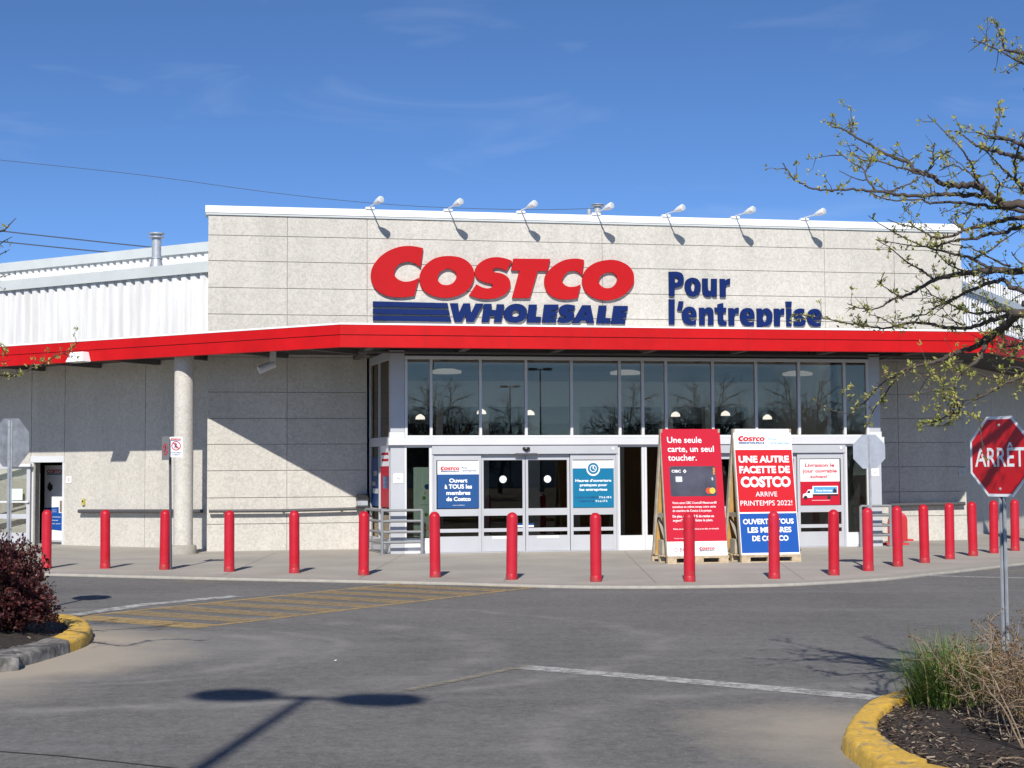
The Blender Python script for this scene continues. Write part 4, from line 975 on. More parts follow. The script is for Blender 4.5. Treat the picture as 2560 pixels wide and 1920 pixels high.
p_ = at_y(2500, 1141, 11.6); octo('large red octagonal ARRÊT sign with white rim on steel post at right', (p_.x, p_.y, .08), R(-62), p_.z - .08, .605, True)
p_ = at_y(2173, 1129, 26.6); octo('small grey back of an octagonal sign behind the bollards right of the entrance', (p_.x, p_.y, 0), R(190), p_.z, .585, False)
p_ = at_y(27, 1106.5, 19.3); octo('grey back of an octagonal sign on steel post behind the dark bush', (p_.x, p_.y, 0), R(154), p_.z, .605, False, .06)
# no parking
pb = at_z(427, 1424, 0); T_ = thing('parking_sign', 'thin dark post with two no parking plates in front of the column', 'parking sign', pb); B = WM[T_.name]
zt_ = at_y(424, 1088, pb.y).z
MB().tube([(0, 0, 0), (-.03, 0, zt_)], .024, 10, B).build('post', mat('dark_post', (.07, .07, .085), .5), T_, smooth=50)
def park_plate(px, py0, py1, w, yaw, mface, grey):
    p1 = at_y(px, py1, pb.y - .04); p0 = at_y(px, py0, pb.y - .04); h = p0.z - p1.z
    Bp = Matrix.Translation((p1.x, p1.y, p1.z)) @ Matrix.Rotation(yaw, 4, 'Z') @ Matrix(((1,0,0,-w/2),(0,0,-1,0),(0,1,0,0),(0,0,0,1)))
    o = MB().prism(rrect(0, w, 0, h, .02), -.004, 0, Bp).build('sign_plate', mface, T_)
    cx, cy, r = w/2, h*(.45 if grey else .56), w*.36
    mb = MB(); v, q = outline_geo([disc(cx, cy, r), disc(cx, cy, r*.80)]); mb.add([(a, b, .0025) for a, b, c in v], q, Bp)
    s_ = math.sqrt(.5)*r*.86; e_ = r*.07
    mb.prism([(cx - s_ - e_, cy + s_ - e_), (cx - s_ + e_, cy + s_ + e_), (cx + s_ + e_, cy - s_ + e_), (cx + s_ - e_, cy - s_ - e_)], .0008, .0028, Bp)
    mb.build('ban_ring', M_pred2, o)
    mb = MB(); put_text(mb, Bp, 'P' if grey else 'R', cx - r*.32, cx + r*.32, cy - r*.5, r, bold=.05, z=.0014); 
    if not grey:
        put_text(mb, Bp, 'STATIONNEMENT', w*.1, w*.9, h*.19, h*.055, bold=.02, z=.002, m=0); put_text(mb, Bp, 'INTERDIT', w*.22, w*.78, h*.09, h*.055, bold=.02, z=.002)
    mb.build('symbol', M_pnavy if not grey else M_pblack, o)
    if not grey:
        lo = MB(); logo_into(lo, Bp, w*.10, w*.86, h*.80, .002, 0, 1); lo.build('emblem', [M_pred2, M_pnavy], o)
park_plate(413.5, 1091, 1150, .30, R(-52), mat('plate_grey', (.20, .20, .20), .7), True)
park_plate(440, 1092, 1143, .235, R(22), M_pwhite, False)

# ------------------------------------------------------------------ A-boards on pallets
def pallet(base, rot, label):
    T_ = thing('pallet', label, 'pallet', base, rot, 'wooden pallets under the boards'); B = WM[T_.name]; W, D = 1.19, 1.05
    for k in range(6):
        y = -.02 + k*(D/5.6); MB().box(0, W, y, y + .095, .118, .14, B).build('deck_board', M_pallet, T_, bevel=.003)
    for y in (-.018, D*.46, D - .1):
        MB().box(0, W, y, y + .09, .098, .1175, B).build('stringer', M_pallet, T_)
        MB().box(0, W, y, y + .09, .0, .018, B).build('bottom_board', M_pallet, T_)
        for x in (0.002, W/2 - .07, W - .182): MB().box(x, x + .18, y + .002, y + .09, .0185, .0975, B).build('block', M_pallet, T_, bevel=.004)
    return T_
def aboard(base, rot, label):
    T_ = thing('display_board', label, 'advertising board', base, rot); B = WM[T_.name]
    W, Hh, D, z0 = 1.165, 2.36, 1.0, .142
    ang = math.atan2(.36, Hh)
    # front panel leans back
    ca, sa = math.cos(ang), math.sin(ang)
    PF = B @ Matrix(((1,0,0,.01),(0,sa,-ca,.0),(0,ca,sa,z0),(0,0,0,1)))
    L_ = Hh/ca
    MB().prism([(0,0),(W,0),(W,L_),(0,L_)], -.018, 0, PF).build('front_board', M_woodg, T_)
    QF = B @ Matrix(((1,0,0,.01),(0,-.56/2.36*ca*1.0, ca,D - .02),(0,ca,.2,z0),(0,0,0,1)))
    bkx = MB(); yb = D - .02; yt = .36 + .06
    def bp(y, z, x): return B @ Vector((x, y, z))
    def slab(x0, x1, m_):
        m_.add([(x0,yb,z0),(x1,yb,z0),(x1,yb+.018,z0),(x0,yb+.018,z0),(x0,yt,z0+Hh),(x1,yt,z0+Hh),(x1,yt+.018,z0+Hh),(x0,yt+.018,z0+Hh)], [(3,2,1,0),(4,5,6,7),(0,1,5,4),(1,2,6,5),(2,3,7,6),(3,0,4,7)], B)
    slab(.012, W, bkx); bkx.build('back_board', M_wood, T_)
    for xs in (.0, W - .03):
        fm_ = MB()
        fm_.add([(xs,yb-.09,z0),(xs+.038,yb-.09,z0),(xs+.038,yb-.004,z0),(xs,yb-.004,z0),(xs,yt-.09,z0+Hh),(xs+.038,yt-.09,z0+Hh),(xs+.038,yt-.004,z0+Hh),(xs,yt-.004,z0+Hh)], [(3,2,1,0),(4,5,6,7),(0,1,5,4),(1,2,6,5),(2,3,7,6),(3,0,4,7)], B)
        fm_.build('back_leg', M_woodg, T_)
        fl_ = MB()
        fl_.add([(xs,.022,z0),(xs+.038,.022,z0),(xs+.038,.10,z0),(xs,.10,z0),(xs,.382,z0+Hh-.02),(xs+.038,.382,z0+Hh-.02),(xs+.038,.44,z0+Hh-.02),(xs,.44,z0+Hh-.02)], [(3,2,1,0),(4,5,6,7),(0,1,5,4),(1,2,6,5),(2,3,7,6),(3,0,4,7)], B)
        fl_.build('front_leg', M_woodg, T_)
        br = MB(); br.box(xs + .039, xs + .077, .16, .81, z0 + .70, z0 + .78, B); br.build('cross_bar', M_woodg, T_)
        br = MB(); br.tube([(xs + .095, .80, z0 + .70), (xs + .095, .14, z0 + .06)], .035, 4, B); br.build('brace', M_joint, T_)
    MB().box(.05, .24, .45, .72, .142, .42, B).build('ballast_block', M_woodg, T_, bevel=.008)
    return T_, PF, W, L_
def U(W, a): return a*W
def fill(T_, PF, nm, m, x0, x1, y0, y1, z0=.0005, z1=.003):
    return MB().prism([(x0,y0),(x1,y0),(x1,y1),(x0,y1)], z0, z1, PF).build(nm, m, T_)
b1 = at_z(1668, 1410, 0); rot1 = A_F + R(1)
pallet(b1, rot1, 'pale wooden pallet under the red bank card board'); T1, PF, W, L_ = aboard(b1, rot1, 'tall crimson A-board on a pallet picturing a dark bank card')
def V(v): return L_*(1 - v)
fill(T1, PF, 'red_poster', M_pred, 0, W, V(.888), V(0)); fill(T1, PF, 'white_footer', M_pwhite, 0, W, 0, V(.888) - .001)
tx = MB(); zt3 = .0055
def TX(mb, txt, u0, u1, v0, v1, bold, m=0, z=zt3): put_text(mb, PF, txt, u0*W, u1*W, V(v1), V(v0) - V(v1), bold=bold, z=z, m=m)
TX(tx, 'Une seule', .10, .68, .064, .110, .012); TX(tx, 'carte, un seul', .10, .88, .136, .182, .012); TX(tx, 'toucher.', .10, .58, .205, .252, .012)
for i, (s_, u1) in enumerate((('Votre carte CIBC Costco® Mastercard®', .87), ('constitue en même temps votre carte', .85), ('de membre de Costco à la pompe.', .78))): TX(tx, s_, .125, u1, .577 + i*.031, .594 + i*.031, .012)
TX(tx, 'De plus, obtenez 3 % de remise en', .12, .81, .682, .70, .022); TX(tx, 'argent* si vous y faites le plein.', .12, .79, .714, .732, .012)
TX(tx, 'Faites une demande sur costco.ca ou dans un entrepôt', .12, .88, .784, .796, .008); TX(tx, '*Certaines conditions', .12, .30, .860, .867, .004)
tx.build('lettering', M_pwhite, T1)
cd = MB().prism(rrect(.11*W, .885*W, V(.535), V(.297), .035), .0032, .0045, PF).build('card_picture', M_card, T1)
cw_ = MB(); TX(cw_, 'CIBC', .145, .30, .326, .346, .03)
v, q = outline_geo([[(.335*W, V(.337)), (.365*W, V(.322)), (.395*W, V(.337)), (.365*W, V(.352))], [(.352*W, V(.337)), (.365*W, V(.3305)), (.378*W, V(.337)), (.365*W, V(.3435))]]); cw_.add([(a, b, zt3) for a, b, c in v], q, PF)
for r_, wd_ in ((.012, .006), (.024, .006), (.036, .007)):
    v, q = outline_geo([[( .80*W + (r_+k*wd_)*math.cos(R(a)), V(.398) + (r_+k*wd_)*math.sin(R(a))) for k, rng_ in ((0, range(-50, 51, 10)), (1, range(50, -51, -10))) for a in rng_]]); cw_.add([(a, b, zt3) for a, b, c in v], q, PF)
cw_.build('card_lettering', M_pwhite, cd)
MB().prism(rrect(.205*W, .315*W, V(.421), V(.378), .012), .0046, .006, PF).build('chip', M_chip, cd)
MB().prism(disc(.752*W, V(.492), .058), .0047, .0056, PF).build('red_circle', M_mcred, cd); MB().prism(disc(.812*W, V(.492), .058), .0046, .0062, PF).build('yellow_circle', mat('print_yellow_orange', (.88, .48, .06), .5), cd)
ot = MB()
PFr = PF @ Matrix.Translation((.872*W, V(.362), 0)) @ Matrix.Rotation(R(90), 4, 'Z'); put_text(ot, PFr, 'PRE', 0, .125, 0, .035, bold=.03, z=.0065); ot.build('edge_lettering', M_orange, cd)
ft = MB(); TX(ft, 'CIBC', .115, .32, .938, .966, .004); ft.build('footer_lettering', mat('print_dark_red', (.30, .02, .06), .5), T1)
lo = MB(); logo_into(lo, PF, .53*W, .79*W, V(.968), .0055, 0, 1); lo.build('footer_emblem', [M_pred2, M_pnavy], T1)

b2 = at_z(1853, 1407, 0); rot2 = A_F + R(2)
pallet(b2, rot2, 'pale wooden pallet under the red and blue spring opening board'); T2, PF, W, L_ = aboard(b2, rot2, 'tall white, red and blue A-board on a pallet announcing spring 2022')
fill(T2, PF, 'white_panel', M_pwhite, 0, W, 0, L_, .0004, .0016)
fill(T2, PF, 'red_panel', M_pred2, .012, W - .012, V(.664), V(.168), .0018, .003); fill(T2, PF, 'blue_panel', M_pblue, .012, W - .012, V(.985), V(.676), .0018, .003)
lo = MB(); logo_into(lo, PF, .075*W, .535*W, V(.122), .0035, 0, 1); lo.build('emblem', [M_pred2, M_pdblue], T2)
sl_ = MB(); TX(sl_, 'Pour', .60, .75, .073, .093, .02, z=.0035); TX(sl_, "l'entreprise", .60, .95, .103, .123, .02, z=.0035); sl_.build('slogan', M_plblue, T2)
rt = MB(); TX(rt, 'UNE AUTRE', .06, .93, .220, .268, .045); TX(rt, 'FACETTE DE', .06, .93, .302, .353, .045); TX(rt, 'COSTCO', .07, .93, .388, .462, .050); TX(rt, 'ARRIVE', .31, .68, .504, .542, .0); TX(rt, 'PRINTEMPS 2022!', .04, .93, .574, .613, .0); rt.build('lettering', M_pwhite, T2)
bt = MB(); TX(bt, 'OUVERT À TOUS', .06, .93, .720, .758, .035); TX(bt, 'LES MEMBRES', .13, .88, .786, .825, .035); TX(bt, 'DE COSTCO', .20, .82, .853, .891, .035); bt.build('lettering', M_pwhite, T2)

# ------------------------------------------------------------------ posters on the doors
def poster(label, px0, px1, py0, py1, t, M=FM, nm='door_poster', ms=M_pwhite):
    x0, z0 = fpx(M, px0, py1, t); x1, z1 = fpx(M, px1, py0, t); T_ = thing(nm, label, 'poster', M @ Vector(((x0+x1)/2, -t, z0)))
    PF_ = face_frame(M, x0, t, z0); w, h = x1 - x0, z1 - z0
    MB().prism([(0,0),(w,0),(w,h),(0,h)], 0, .004, PF_).build('sheet', ms, T_); return T_, PF_, w, h
tp = TE + .028
T_, PF, W, L_ = poster('blue poster with white top on the fixed panel left of the sliding doors', 1094, 1197, 1152, 1271, tp)
fill(T_, PF, 'blue_field', M_pdblue, 0, W, 0, V(.285), .0042, .0058)
lo = MB(); logo_into(lo, PF, .07*W, .53*W, V(.235), .0058, 0, 1); lo.build('emblem', [M_pred2, M_pnavy], T_)
t1 = MB(); TX(t1, 'Pour', .58, .73, .125, .165, .02, z=.0058); TX(t1, "l'entreprise", .58, .93, .185, .225, .02, z=.0058); t1.build('slogan', M_pnavy, T_)
t1 = MB(); TX(t1, 'Ouvert', .28, .72, .375, .455, .035, z=.0075); TX(t1, 'à TOUS les', .17, .83, .50, .585, .035, z=.0075); TX(t1, 'membres', .21, .79, .635, .715, .035, z=.0075); TX(t1, 'de Costco', .21, .80, .765, .845, .035, z=.0075); TX(t1, 'costco.ca/affaires', .36, .65, .925, .945, .0, z=.0075); t1.build('lettering', M_pwhite, T_)
T_, PF, W, L_ = poster('teal opening hours poster with a clock, right of the sliding doors', 1432.5, 1533.5, 1151, 1269, tp)
fill(T_, PF, 'teal_field', M_pteal, 0, W, 0, V(.165), .0042, .0058)
ck = MB().prism(disc(W/2, V(.18), .165*W), .0059, .0070, PF).build('white_disc', M_pwhite, T_); MB().prism(disc(W/2, V(.17), .135*W), .0071, .0080, PF).build('teal_disc', M_pteal, T_)
cl = MB(); v, q = outline_geo(ring_pts(W/2, V(.17), .085*W, .018*W)); cl.add([(a, b, .0088) for a, b, c in v], q, PF); cl.prism([(W*.485, V(.175)), (W*.515, V(.175)), (W*.515, V(.12)), (W*.485, V(.12))], .0081, .0088, PF); cl.prism([(W*.485, V(.175)), (W*.485, V(.16)), (W*.55, V(.185)), (W*.55, V(.2))], .0081, .0089, PF); cl.build('clock', M_pwhite, T_)
t1 = MB(); TX(t1, "Heures d'ouverture", .06, .94, .40, .452, .035, z=.0075); TX(t1, 'pratiques pour', .17, .84, .495, .545, .035, z=.0075); TX(t1, 'les entreprises', .16, .84, .592, .643, .035, z=.0075); TX(t1, '7 h à 18 h', .64, .94, .765, .805, .03, z=.0075); TX(t1, '9 h à 17 h', .55, .84, .845, .885, .03, z=.0075); t1.build('lettering', M_pwhite, T_)
t1 = MB(); TX(t1, 'LUNDI À SAMEDI', .06, .61, .768, .805, .02, z=.0075); TX(t1, 'DIMANCHE', .16, .52, .848, .885, .02, z=.0075); t1.build('day_lettering', M_pnavy, T_)
T_, PF, W, L_ = poster('white and red poster showing a delivery truck, right of the A-boards', 2002, 2098, 1148, 1263, tp)
fill(T_, PF, 'red_field', M_pred, 0, W, 0, V(.485), .0042, .0058)
t1 = MB(); TX(t1, 'Livraison le', .12, .87, .09, .165, .03, z=.0058); TX(t1, 'jour ouvrable', .06, .93, .215, .29, .03, z=.0058); TX(t1, 'suivant*', .25, .75, .34, .41, .03, z=.0058); t1.build('lettering', M_pred2, T_)
tk = MB(); tk.prism([(.30*W, V(.76)), (.95*W, V(.76)), (.95*W, V(.585)), (.30*W, V(.585))], .006, .0075, PF); tk.prism([(.05*W, V(.835)), (.30*W, V(.835)), (.30*W, V(.66)), (.19*W, V(.66)), (.14*W, V(.735)), (.06*W, V(.76))], .006, .0076, PF)
tko = tk.build('truck', M_pwhite, T_)
MB().prism([(.33*W, V(.74)), (.93*W, V(.74)), (.93*W, V(.605)), (.33*W, V(.605))], .0076, .0088, PF).build('truck_side', M_plblue, tko)
ww = MB()
for u in (.12, .72): ww.prism(disc(u*W, V(.835), .048*W, 18), .0077, .0092, PF)
ww.prism([(.16*W, V(.74)), (.24*W, V(.74)), (.24*W, V(.685)), (.19*W, V(.685))], .0077, .0088, PF); ww.prism([(.82*W, V(.735)), (.92*W, V(.735)), (.90*W, V(.66)), (.85*W, V(.63)), (.83*W, V(.67))], .0089, .0098, PF); ww.prism([(.30*W, V(.80)), (.95*W, V(.80)), (.95*W, V(.765)), (.30*W, V(.765))], .0058, .0071, PF); ww.build('wheel', M_pblack, tko)
t1 = MB(); TX(t1, 'Vous livrons', .38, .80, .66, .705, .03, z=.0096); t1.build('truck_lettering', M_pwhite, tko)
fill(T_, PF, 'ground_stroke', M_pink, .28*W, .74*W, V(.905), V(.89), .0058, .0068)
# mint poster behind the left sidelight
T_, PF, W, L_ = poster('pale mint poster standing behind the glass left of the doors', 1034, 1073, 1168, 1343, TE - .16, ms=M_mint)
d1 = MB(); d1.prism(disc(.86*W, V(.28), .17*W), .0045, .006, PF); d1.build('navy_dot', M_pdblue, T_)
d1 = MB(); d1.prism(disc(.66*W, V(.44), .12*W, 14), .0045, .006, PF); d1.prism(disc(.8*W, V(.68), .12*W, 14), .0045, .006, PF); d1.build('green_leaf', M_green, T_)
d1 = MB(); d1.prism(disc(.74*W, V(.37), .07*W, 12), .0045, .006, PF); v, q = outline_geo(ring_pts(.78*W, V(.87), .17*W, .06*W)); d1.add([(a, b, .0065) for a, b, c in v], q, PF); d1.build('orange_mark', M_orange, T_)
t1 = MB(); put_text(t1, PF, 'Instacart', .44*W, .98*W, V(.545), L_*.018, bold=.01, z=.006); t1.build('lettering', M_green, T_)
# posters seen edge-on in the return pane
SMt = Matrix(((0, 0, 0, 0),) * 4)
def side_poster(label, u0, u1, z0, z1, base_m, parts_):
    PF_ = face_frame(RTM, u0*RTL, .004, z0); w, h = (u1 - u0)*RTL, z1 - z0; o = PF_ @ Vector((w/2, 0, 0))
    T_ = thing('window_poster', label, 'poster', (o.x, o.y, z0)); MB().prism([(0,0),(w,0),(w,h),(0,h)], 0, .004, PF_).build('sheet', base_m, T_)
    for nm, m_, a, b, c, e in parts_: MB().prism([(a*w,c*h),(b*w,c*h),(b*w,e*h),(a*w,e*h)], .0042, .0062, PF_).build(nm, m_, T_)
side_poster('dark navy poster inside the side window nearest the concrete wall', .07, .45, .97, 2.05, M_pnavy, [('picture', M_pgrey, .3, .75, .62, .72), ('picture', M_pgrey, .1, .55, .42, .50), ('picture', M_flash, .2, .9, .26, .36)])
side_poster('red and white poster inside the side window next to the corner post', .53, .95, .97, 2.30, M_pwhite, [('red_field', M_pred, .02, .98, .0, .66), ('picture', M_plblue, .3, .95, .30, .50), ('print', M_pred, .15, .9, .74, .78), ('print', M_pred, .1, .9, .84, .88)])

# banner in the left doorway
x0, z0 = lf(110, 1350, -1.0); x1, z1 = lf(160, 1163, -1.0)
T_ = thing('pull_up_banner', 'white pull-up banner with blue blocks standing inside the left doorway', 'banner', LM @ Vector(((x0+x1)/2, 1.0, 0))); PF = face_frame(LM, x0, -1.0, .06); W = x1 - x0 + .15; L_ = z1 - .06
MB().prism([(0,0),(W,0),(W,L_),(0,L_)], -.002, 0, PF).build('sheet', M_pwhite, T_)
MB().box(x0 - .02, x0 + W + .02, .90, 1.10, .005, .06, LM).build('base', M_alu, T_, bevel=.01)
MB().prism([(.02*W, V(.575)), (.62*W, V(.56)), (.62*W, V(.64)), (.84*W, V(.64)), (.86*W, V(.72)), (.84*W, V(.88)), (.02*W, V(.86))], .0005, .002, PF).build('blue_field', M_pblue, T_)
MB().prism(rrect(.66*W, .99*W, V(.63), V(.475), .02), .0022, .0032, PF).build('photo', mat('photo_brown', (.25, .19, .12), .6, var=.5, vscale=14), T_)
hd = MB(); hd.prism([(.12*W + .22*W*(.5 + .5*math.cos(t/14*6.28))*(1 + .18*math.sin(t*2.1)), V(.29) + .11*math.sin(t/14*6.28)*(1.0 + .2*math.cos(t*1.7))) for t in range(14)], .0005, .002, PF); hd.build('photo', mat('photo_dark', (.05, .04, .035), .6, var=.5, vscale=12), T_)
t1 = MB(); put_text(t1, PF, 'COSTCO', .10*W, .86*W, V(.10), .075, bold=.05, z=.002, shear=.2); t1.build('lettering', M_pred2, T_)
t1 = MB(); t1.prism([(.10*W, V(.125)), (.86*W, V(.125)), (.86*W, V(.11)), (.10*W, V(.11))], .0005, .002, PF); t1.build('rule', M_pnavy, T_)
t1 = MB()
for i, s_ in enumerate(('Devenez membre', 'dès aujourd\'hui')): put_text(t1, PF, s_, .1*W, .52*W, V(.605 + i*.025), .02, bold=.01, z=.0032)
for i, s_ in enumerate(('Économisez', 'sur tout', 'chaque jour')): put_text(t1, PF, s_, .1*W, (.7, .6, .72)[i]*W, V(.70 + i*.045), .028, bold=.01, z=.0032)
t1.build('small_lettering', M_pwhite, T_)

# ------------------------------------------------------------------ planted islands
def leafy(name, stops, rough=.6, trans=0.0):
    m = bpy.data.materials.new(name); m.use_nodes = True; n, l, b = nodes_of(m); b.inputs['Roughness'].default_value = rough; b.inputs['Specular IOR Level'].default_value = .3
    ge = n.new('ShaderNodeNewGeometry'); r = n.new('ShaderNodeValToRGB'); e = r.color_ramp.elements
    while len(e) < len(stops): e.new(.5)
    for k, (p_, c) in enumerate(stops): e[k].position = p_; e[k].color = (*c, 1)
    l.new(ge.outputs['Random Per Island'], r.inputs[0]); l.new(r.outputs[0], b.inputs['Base Color'])
    if trans:
        t = n.new('ShaderNodeBsdfTranslucent'); l.new(r.outputs[0], t.inputs[0]); mx = n.new('ShaderNodeMixShader'); mx.inputs[0].default_value = trans
        l.new(b.outputs[0], mx.inputs[1]); l.new(t.outputs[0], mx.inputs[2]); l.new(mx.outputs[0], n['Material Output'].inputs[0])
    return m
M_yk = bpy.data.materials.new('yellow_kerb_paint'); M_yk.use_nodes = True
def worn_shaded_kerb(m, top, under, lo, hi, sc):
    n, l, b = nodes_of(m); b.inputs['Roughness'].default_value = .75
    co = n.new('ShaderNodeTexCoord'); z = n.new('ShaderNodeTexNoise'); z.inputs['Scale'].default_value = sc; z.inputs['Detail'].default_value = 8; z.inputs['Roughness'].default_value = .65; l.new(co.outputs['Object'], z.inputs['Vector'])
    r = n.new('ShaderNodeMapRange'); r.inputs['From Min'].default_value = lo; r.inputs['From Max'].default_value = hi; l.new(z.outputs[0], r.inputs[0])
    z2 = n.new('ShaderNodeTexNoise'); z2.inputs['Scale'].default_value = 26; z2.inputs['Detail'].default_value = 4; l.new(co.outputs['Object'], z2.inputs['Vector'])
    r2 = n.new('ShaderNodeMapRange'); r2.inputs['From Min'].default_value = .3; r2.inputs['From Max'].default_value = .7; r2.inputs['To Min'].default_value = .78; r2.inputs['To Max'].default_value = 1.12; l.new(z2.outputs[0], r2.inputs[0])
    mx = n.new('ShaderNodeMix'); mx.data_type = 'RGBA'; l.new(r.outputs[0], mx.inputs[0]); mx.inputs[6].default_value = (*under, 1); mx.inputs[7].default_value = (*top, 1)
    sc_ = n.new('ShaderNodeVectorMath'); sc_.operation = 'SCALE'; l.new(mx.outputs[2], sc_.inputs[0]); l.new(r2.outputs[0], sc_.inputs['Scale']); l.new(sc_.outputs[0], b.inputs['Base Color'])
    bp = n.new('ShaderNodeBump'); bp.inputs['Strength'].default_value = .6; bp.inputs['Distance'].default_value = .02; l.new(z.outputs[0], bp.inputs['Height']); l.new(bp.outputs[0], b.inputs['Normal'])
worn_shaded_kerb(M_yk, (0.70, 0.43, 0.065), (0.30, 0.25, 0.15), .37, .47, 6)
M_gk = bpy.data.materials.new('shaded_dirty_kerb'); M_gk.use_nodes = True; worn_shaded_kerb(M_gk, (0.085, 0.08, 0.072), (0.33, 0.31, 0.275), .36, .60, 6)  # dark tone puts the bush's shade and dirt into the grey concrete
ZK = 0.075
def island_kerb(name, outer, inner, mats_of, cuts=()):
    # outer/inner: matching lists of world xy; profile: foot, rounded nose, top, inner drop
    mb = MB(); N = len(outer); rng = random.Random(3)
    prof = []
    for o, i in zip(outer, inner):
        o = Vector((o[0], o[1])); i = Vector((i[0], i[1])); d = (i - o).normalized(); w = (i - o).length
        jz = rng.uniform(-.006, .006); jo = rng.uniform(-.008, .008)
        q = [(o - d*(.03 - jo), ZR - .05), (o - d*(.012 - jo), ZK - .035 + jz), (o + d*.012, ZK - .008 + jz), (o + d*.045, ZK + jz), (i - d*.03, ZK + jz), (i - d*.008, ZK - .012 + jz), (i, ZK - .1)]
        prof.append([(a.x, a.y, z) for a, z in q])
    for k in range(N - 1):
        for j in range(6):
            mb.add([prof[k][j], prof[k+1][j], prof[k+1][j+1], prof[k][j+1]], [(0,1,2,3)], m=mats_of(k/(N-1)))
    o = mb.build(name, [M_yk, M_gk]); me = o.data
    import bmesh
    b = bmesh.new(); b.from_mesh(me); bmesh.ops.remove_doubles(b, verts=b.verts, dist=.0004); bmesh.ops.recalc_face_normals(b, faces=b.faces); b.to_mesh(me); b.free()
    me.shade_smooth(); me.set_sharp_from_angle(angle=R(60)); return o
def resamp(pts, n):
    pts = [Vector(p_) for p_ in pts]; d = [0]
    for a, b in zip(pts[:-1], pts[1:]): d.append(d[-1] + (b - a).length)
    out = []
    for k in range(n):
        t = d[-1]*k/(n-1); i = max(j for j in range(len(d)-1) if d[j] <= t + 1e-9); u = (t - d[i])/max(d[i+1]-d[i], 1e-9); out.append(pts[i].lerp(pts[i+1], u))
    return out
def wz(pxs, z=ZK): return [(at_z(a, b, z).x, at_z(a, b, z).y) for a, b in pxs]
ro = [(9.5, 14.2), (7.2, 13.6), (5.4, 12.9), (4.2, 12.4)] + wz([(2310,1714),(2257,1722),(2209,1735),(2166,1755),(2135,1785),(2115,1822),(2124,1843),(2166,1874),(2209,1903),(2260,1934)]) + [(3.2, 7.2), (4.6, 5.6)]
ri = [(9.4, 13.95), (7.3, 13.35), (5.5, 12.65), (4.3, 12.15)] + wz([(2310,1732),(2275,1742),(2247,1752),(2209,1774),(2195,1795),(2199,1824),(2224,1846),(2267,1872),(2315,1893),(2391,1922)]) + [(3.45, 7.4), (4.75, 5.8)]
n_ = 60; ro_ = [tuple(v) for v in sm(ro, 6)]; ri_ = [tuple(v) for v in sm(ri, 6)]
kr = island_kerb('kerb', ro_, ri_, lambda u: 0); tag(kr, 'yellow painted kerb curving round the mulch bed at lower right', 'kerb')
lo_ = [(-12, 20.6), (-9.5, 20.3)] + wz([(20,1529),(82,1530.5),(149,1534),(187,1539),(213,1548.5),(225,1561.6),(224,1574.7),(209,1588),(164,1604.6),(93,1625),(37,1639),(0,1648)]) + [(-6.2, 13.0), (-8.5, 11.2)]
li_ = [(-12, 20.3), (-9.5, 20.0)] + wz([(20,1536),(82,1537.5),(140,1543),(160,1549),(169,1556),(170,1563),(166,1571),(150,1582),(118,1594),(60,1610),(20,1618),(-10,1625)]) + [(-6.45, 13.2), (-8.7, 11.4)]
lo2 = [tuple(v) for v in sm(lo_, 6)]; li2 = [tuple(v) for v in sm(li_, 6)]
kl = island_kerb('kerb', lo2, li2, lambda u: 0 if u < .648 else 1); tag(kl, 'worn kerb around the dark bush, yellow tip and grey flank', 'kerb')
M_soil = mat('mulch_soil', (0.030, 0.022, 0.017), .95, var=.5, vscale=18, bump=.8, bscale=25)
def bed(poly, name):
    pts = [Vector(p_) for p_ in poly]; c = sum(pts, Vector((0, 0)))/len(pts); mb = MB(); N = len(pts); rings = [1.0, .85, .6, .3]
    vs = []; 
    for r_ in rings:
        for p_ in pts:
            q = c + (p_ - c)*r_; vs.append((q.x, q.y, ZK - .045 + (1 - r_)*.16))
    fs = []
    for k in range(len(rings)-1):
        for i in range(N): fs.append((k*N+i, k*N+(i+1)%N, (k+1)*N+(i+1)%N, (k+1)*N+i))
    fs.append(tuple((len(rings)-1)*N + i for i in range(N)))
    mb.add(vs, fs); return mb.build(name, M_soil, kind='structure', smooth=80), pts, c
rb_, rpts, rc = bed(ri_ + [(9.4, 8)], 'planting_bed'); lb_2, lpts, lc = bed(li2 + [(-12, 11.4)], 'planting_bed')
def inside(p_, poly):
    c = False; n_ = len(poly)
    for i in range(n_):
        a, b = poly[i], poly[i-1]
        if (a.y > p_.y) != (b.y > p_.y) and p_.x < (b.x - a.x)*(p_.y - a.y)/(b.y - a.y) + a.x: c = not c
    return c
def edge_d(p_, poly, c):
    k = 1.0
    return k
M_chips = leafy('bark_chips', [(0, (.018,.012,.009)), (.5, (.055,.038,.028)), (.8, (.13,.095,.068)), (1, (.36,.30,.23))], .9)
def chips(poly, c, n_, x0, x1, y0, y1, seed):
    rg = random.Random(seed); mb = MB(); pts = poly
    k = 0
    while k < n_:
        p_ = Vector((rg.uniform(x0, x1), rg.uniform(y0, y1)))
        if not inside(p_, pts): continue
        # height on the mound
        t = 1.0
        for r_ in (.3, .6, .85):
            if inside(c + (p_ - c)/r_, pts): t = r_; break
        z = ZK - .045 + (1 - t)*.16 + rg.uniform(.0, .03)
        L_ = rg.uniform(.015, .065); W_ = rg.uniform(.006, .018); a = rg.uniform(0, 6.28); tl = rg.uniform(-.5, .5); u = Vector((math.cos(a), math.sin(a), tl)).normalized()*L_*.5; v = Vector((-math.sin(a), math.cos(a), rg.uniform(-.6,.6))).normalized()*W_*.5
        o = Vector((p_.x, p_.y, z)); h = Vector((0, 0, .004))
        mb.add([o-u-v, o+u-v*.6, o+u*.9+v, o-u*.8+v*.8, o-u*.7+h, o+u*.7+h], [(0,1,5,4),(1,2,5),(2,3,4,5),(3,0,4)]); k += 1
    return mb
chips(rpts, rc, 14000, 2.2, 5.2, 7.0, 12.6, 1).build('bark_mulch', M_chips, kind='stuff')
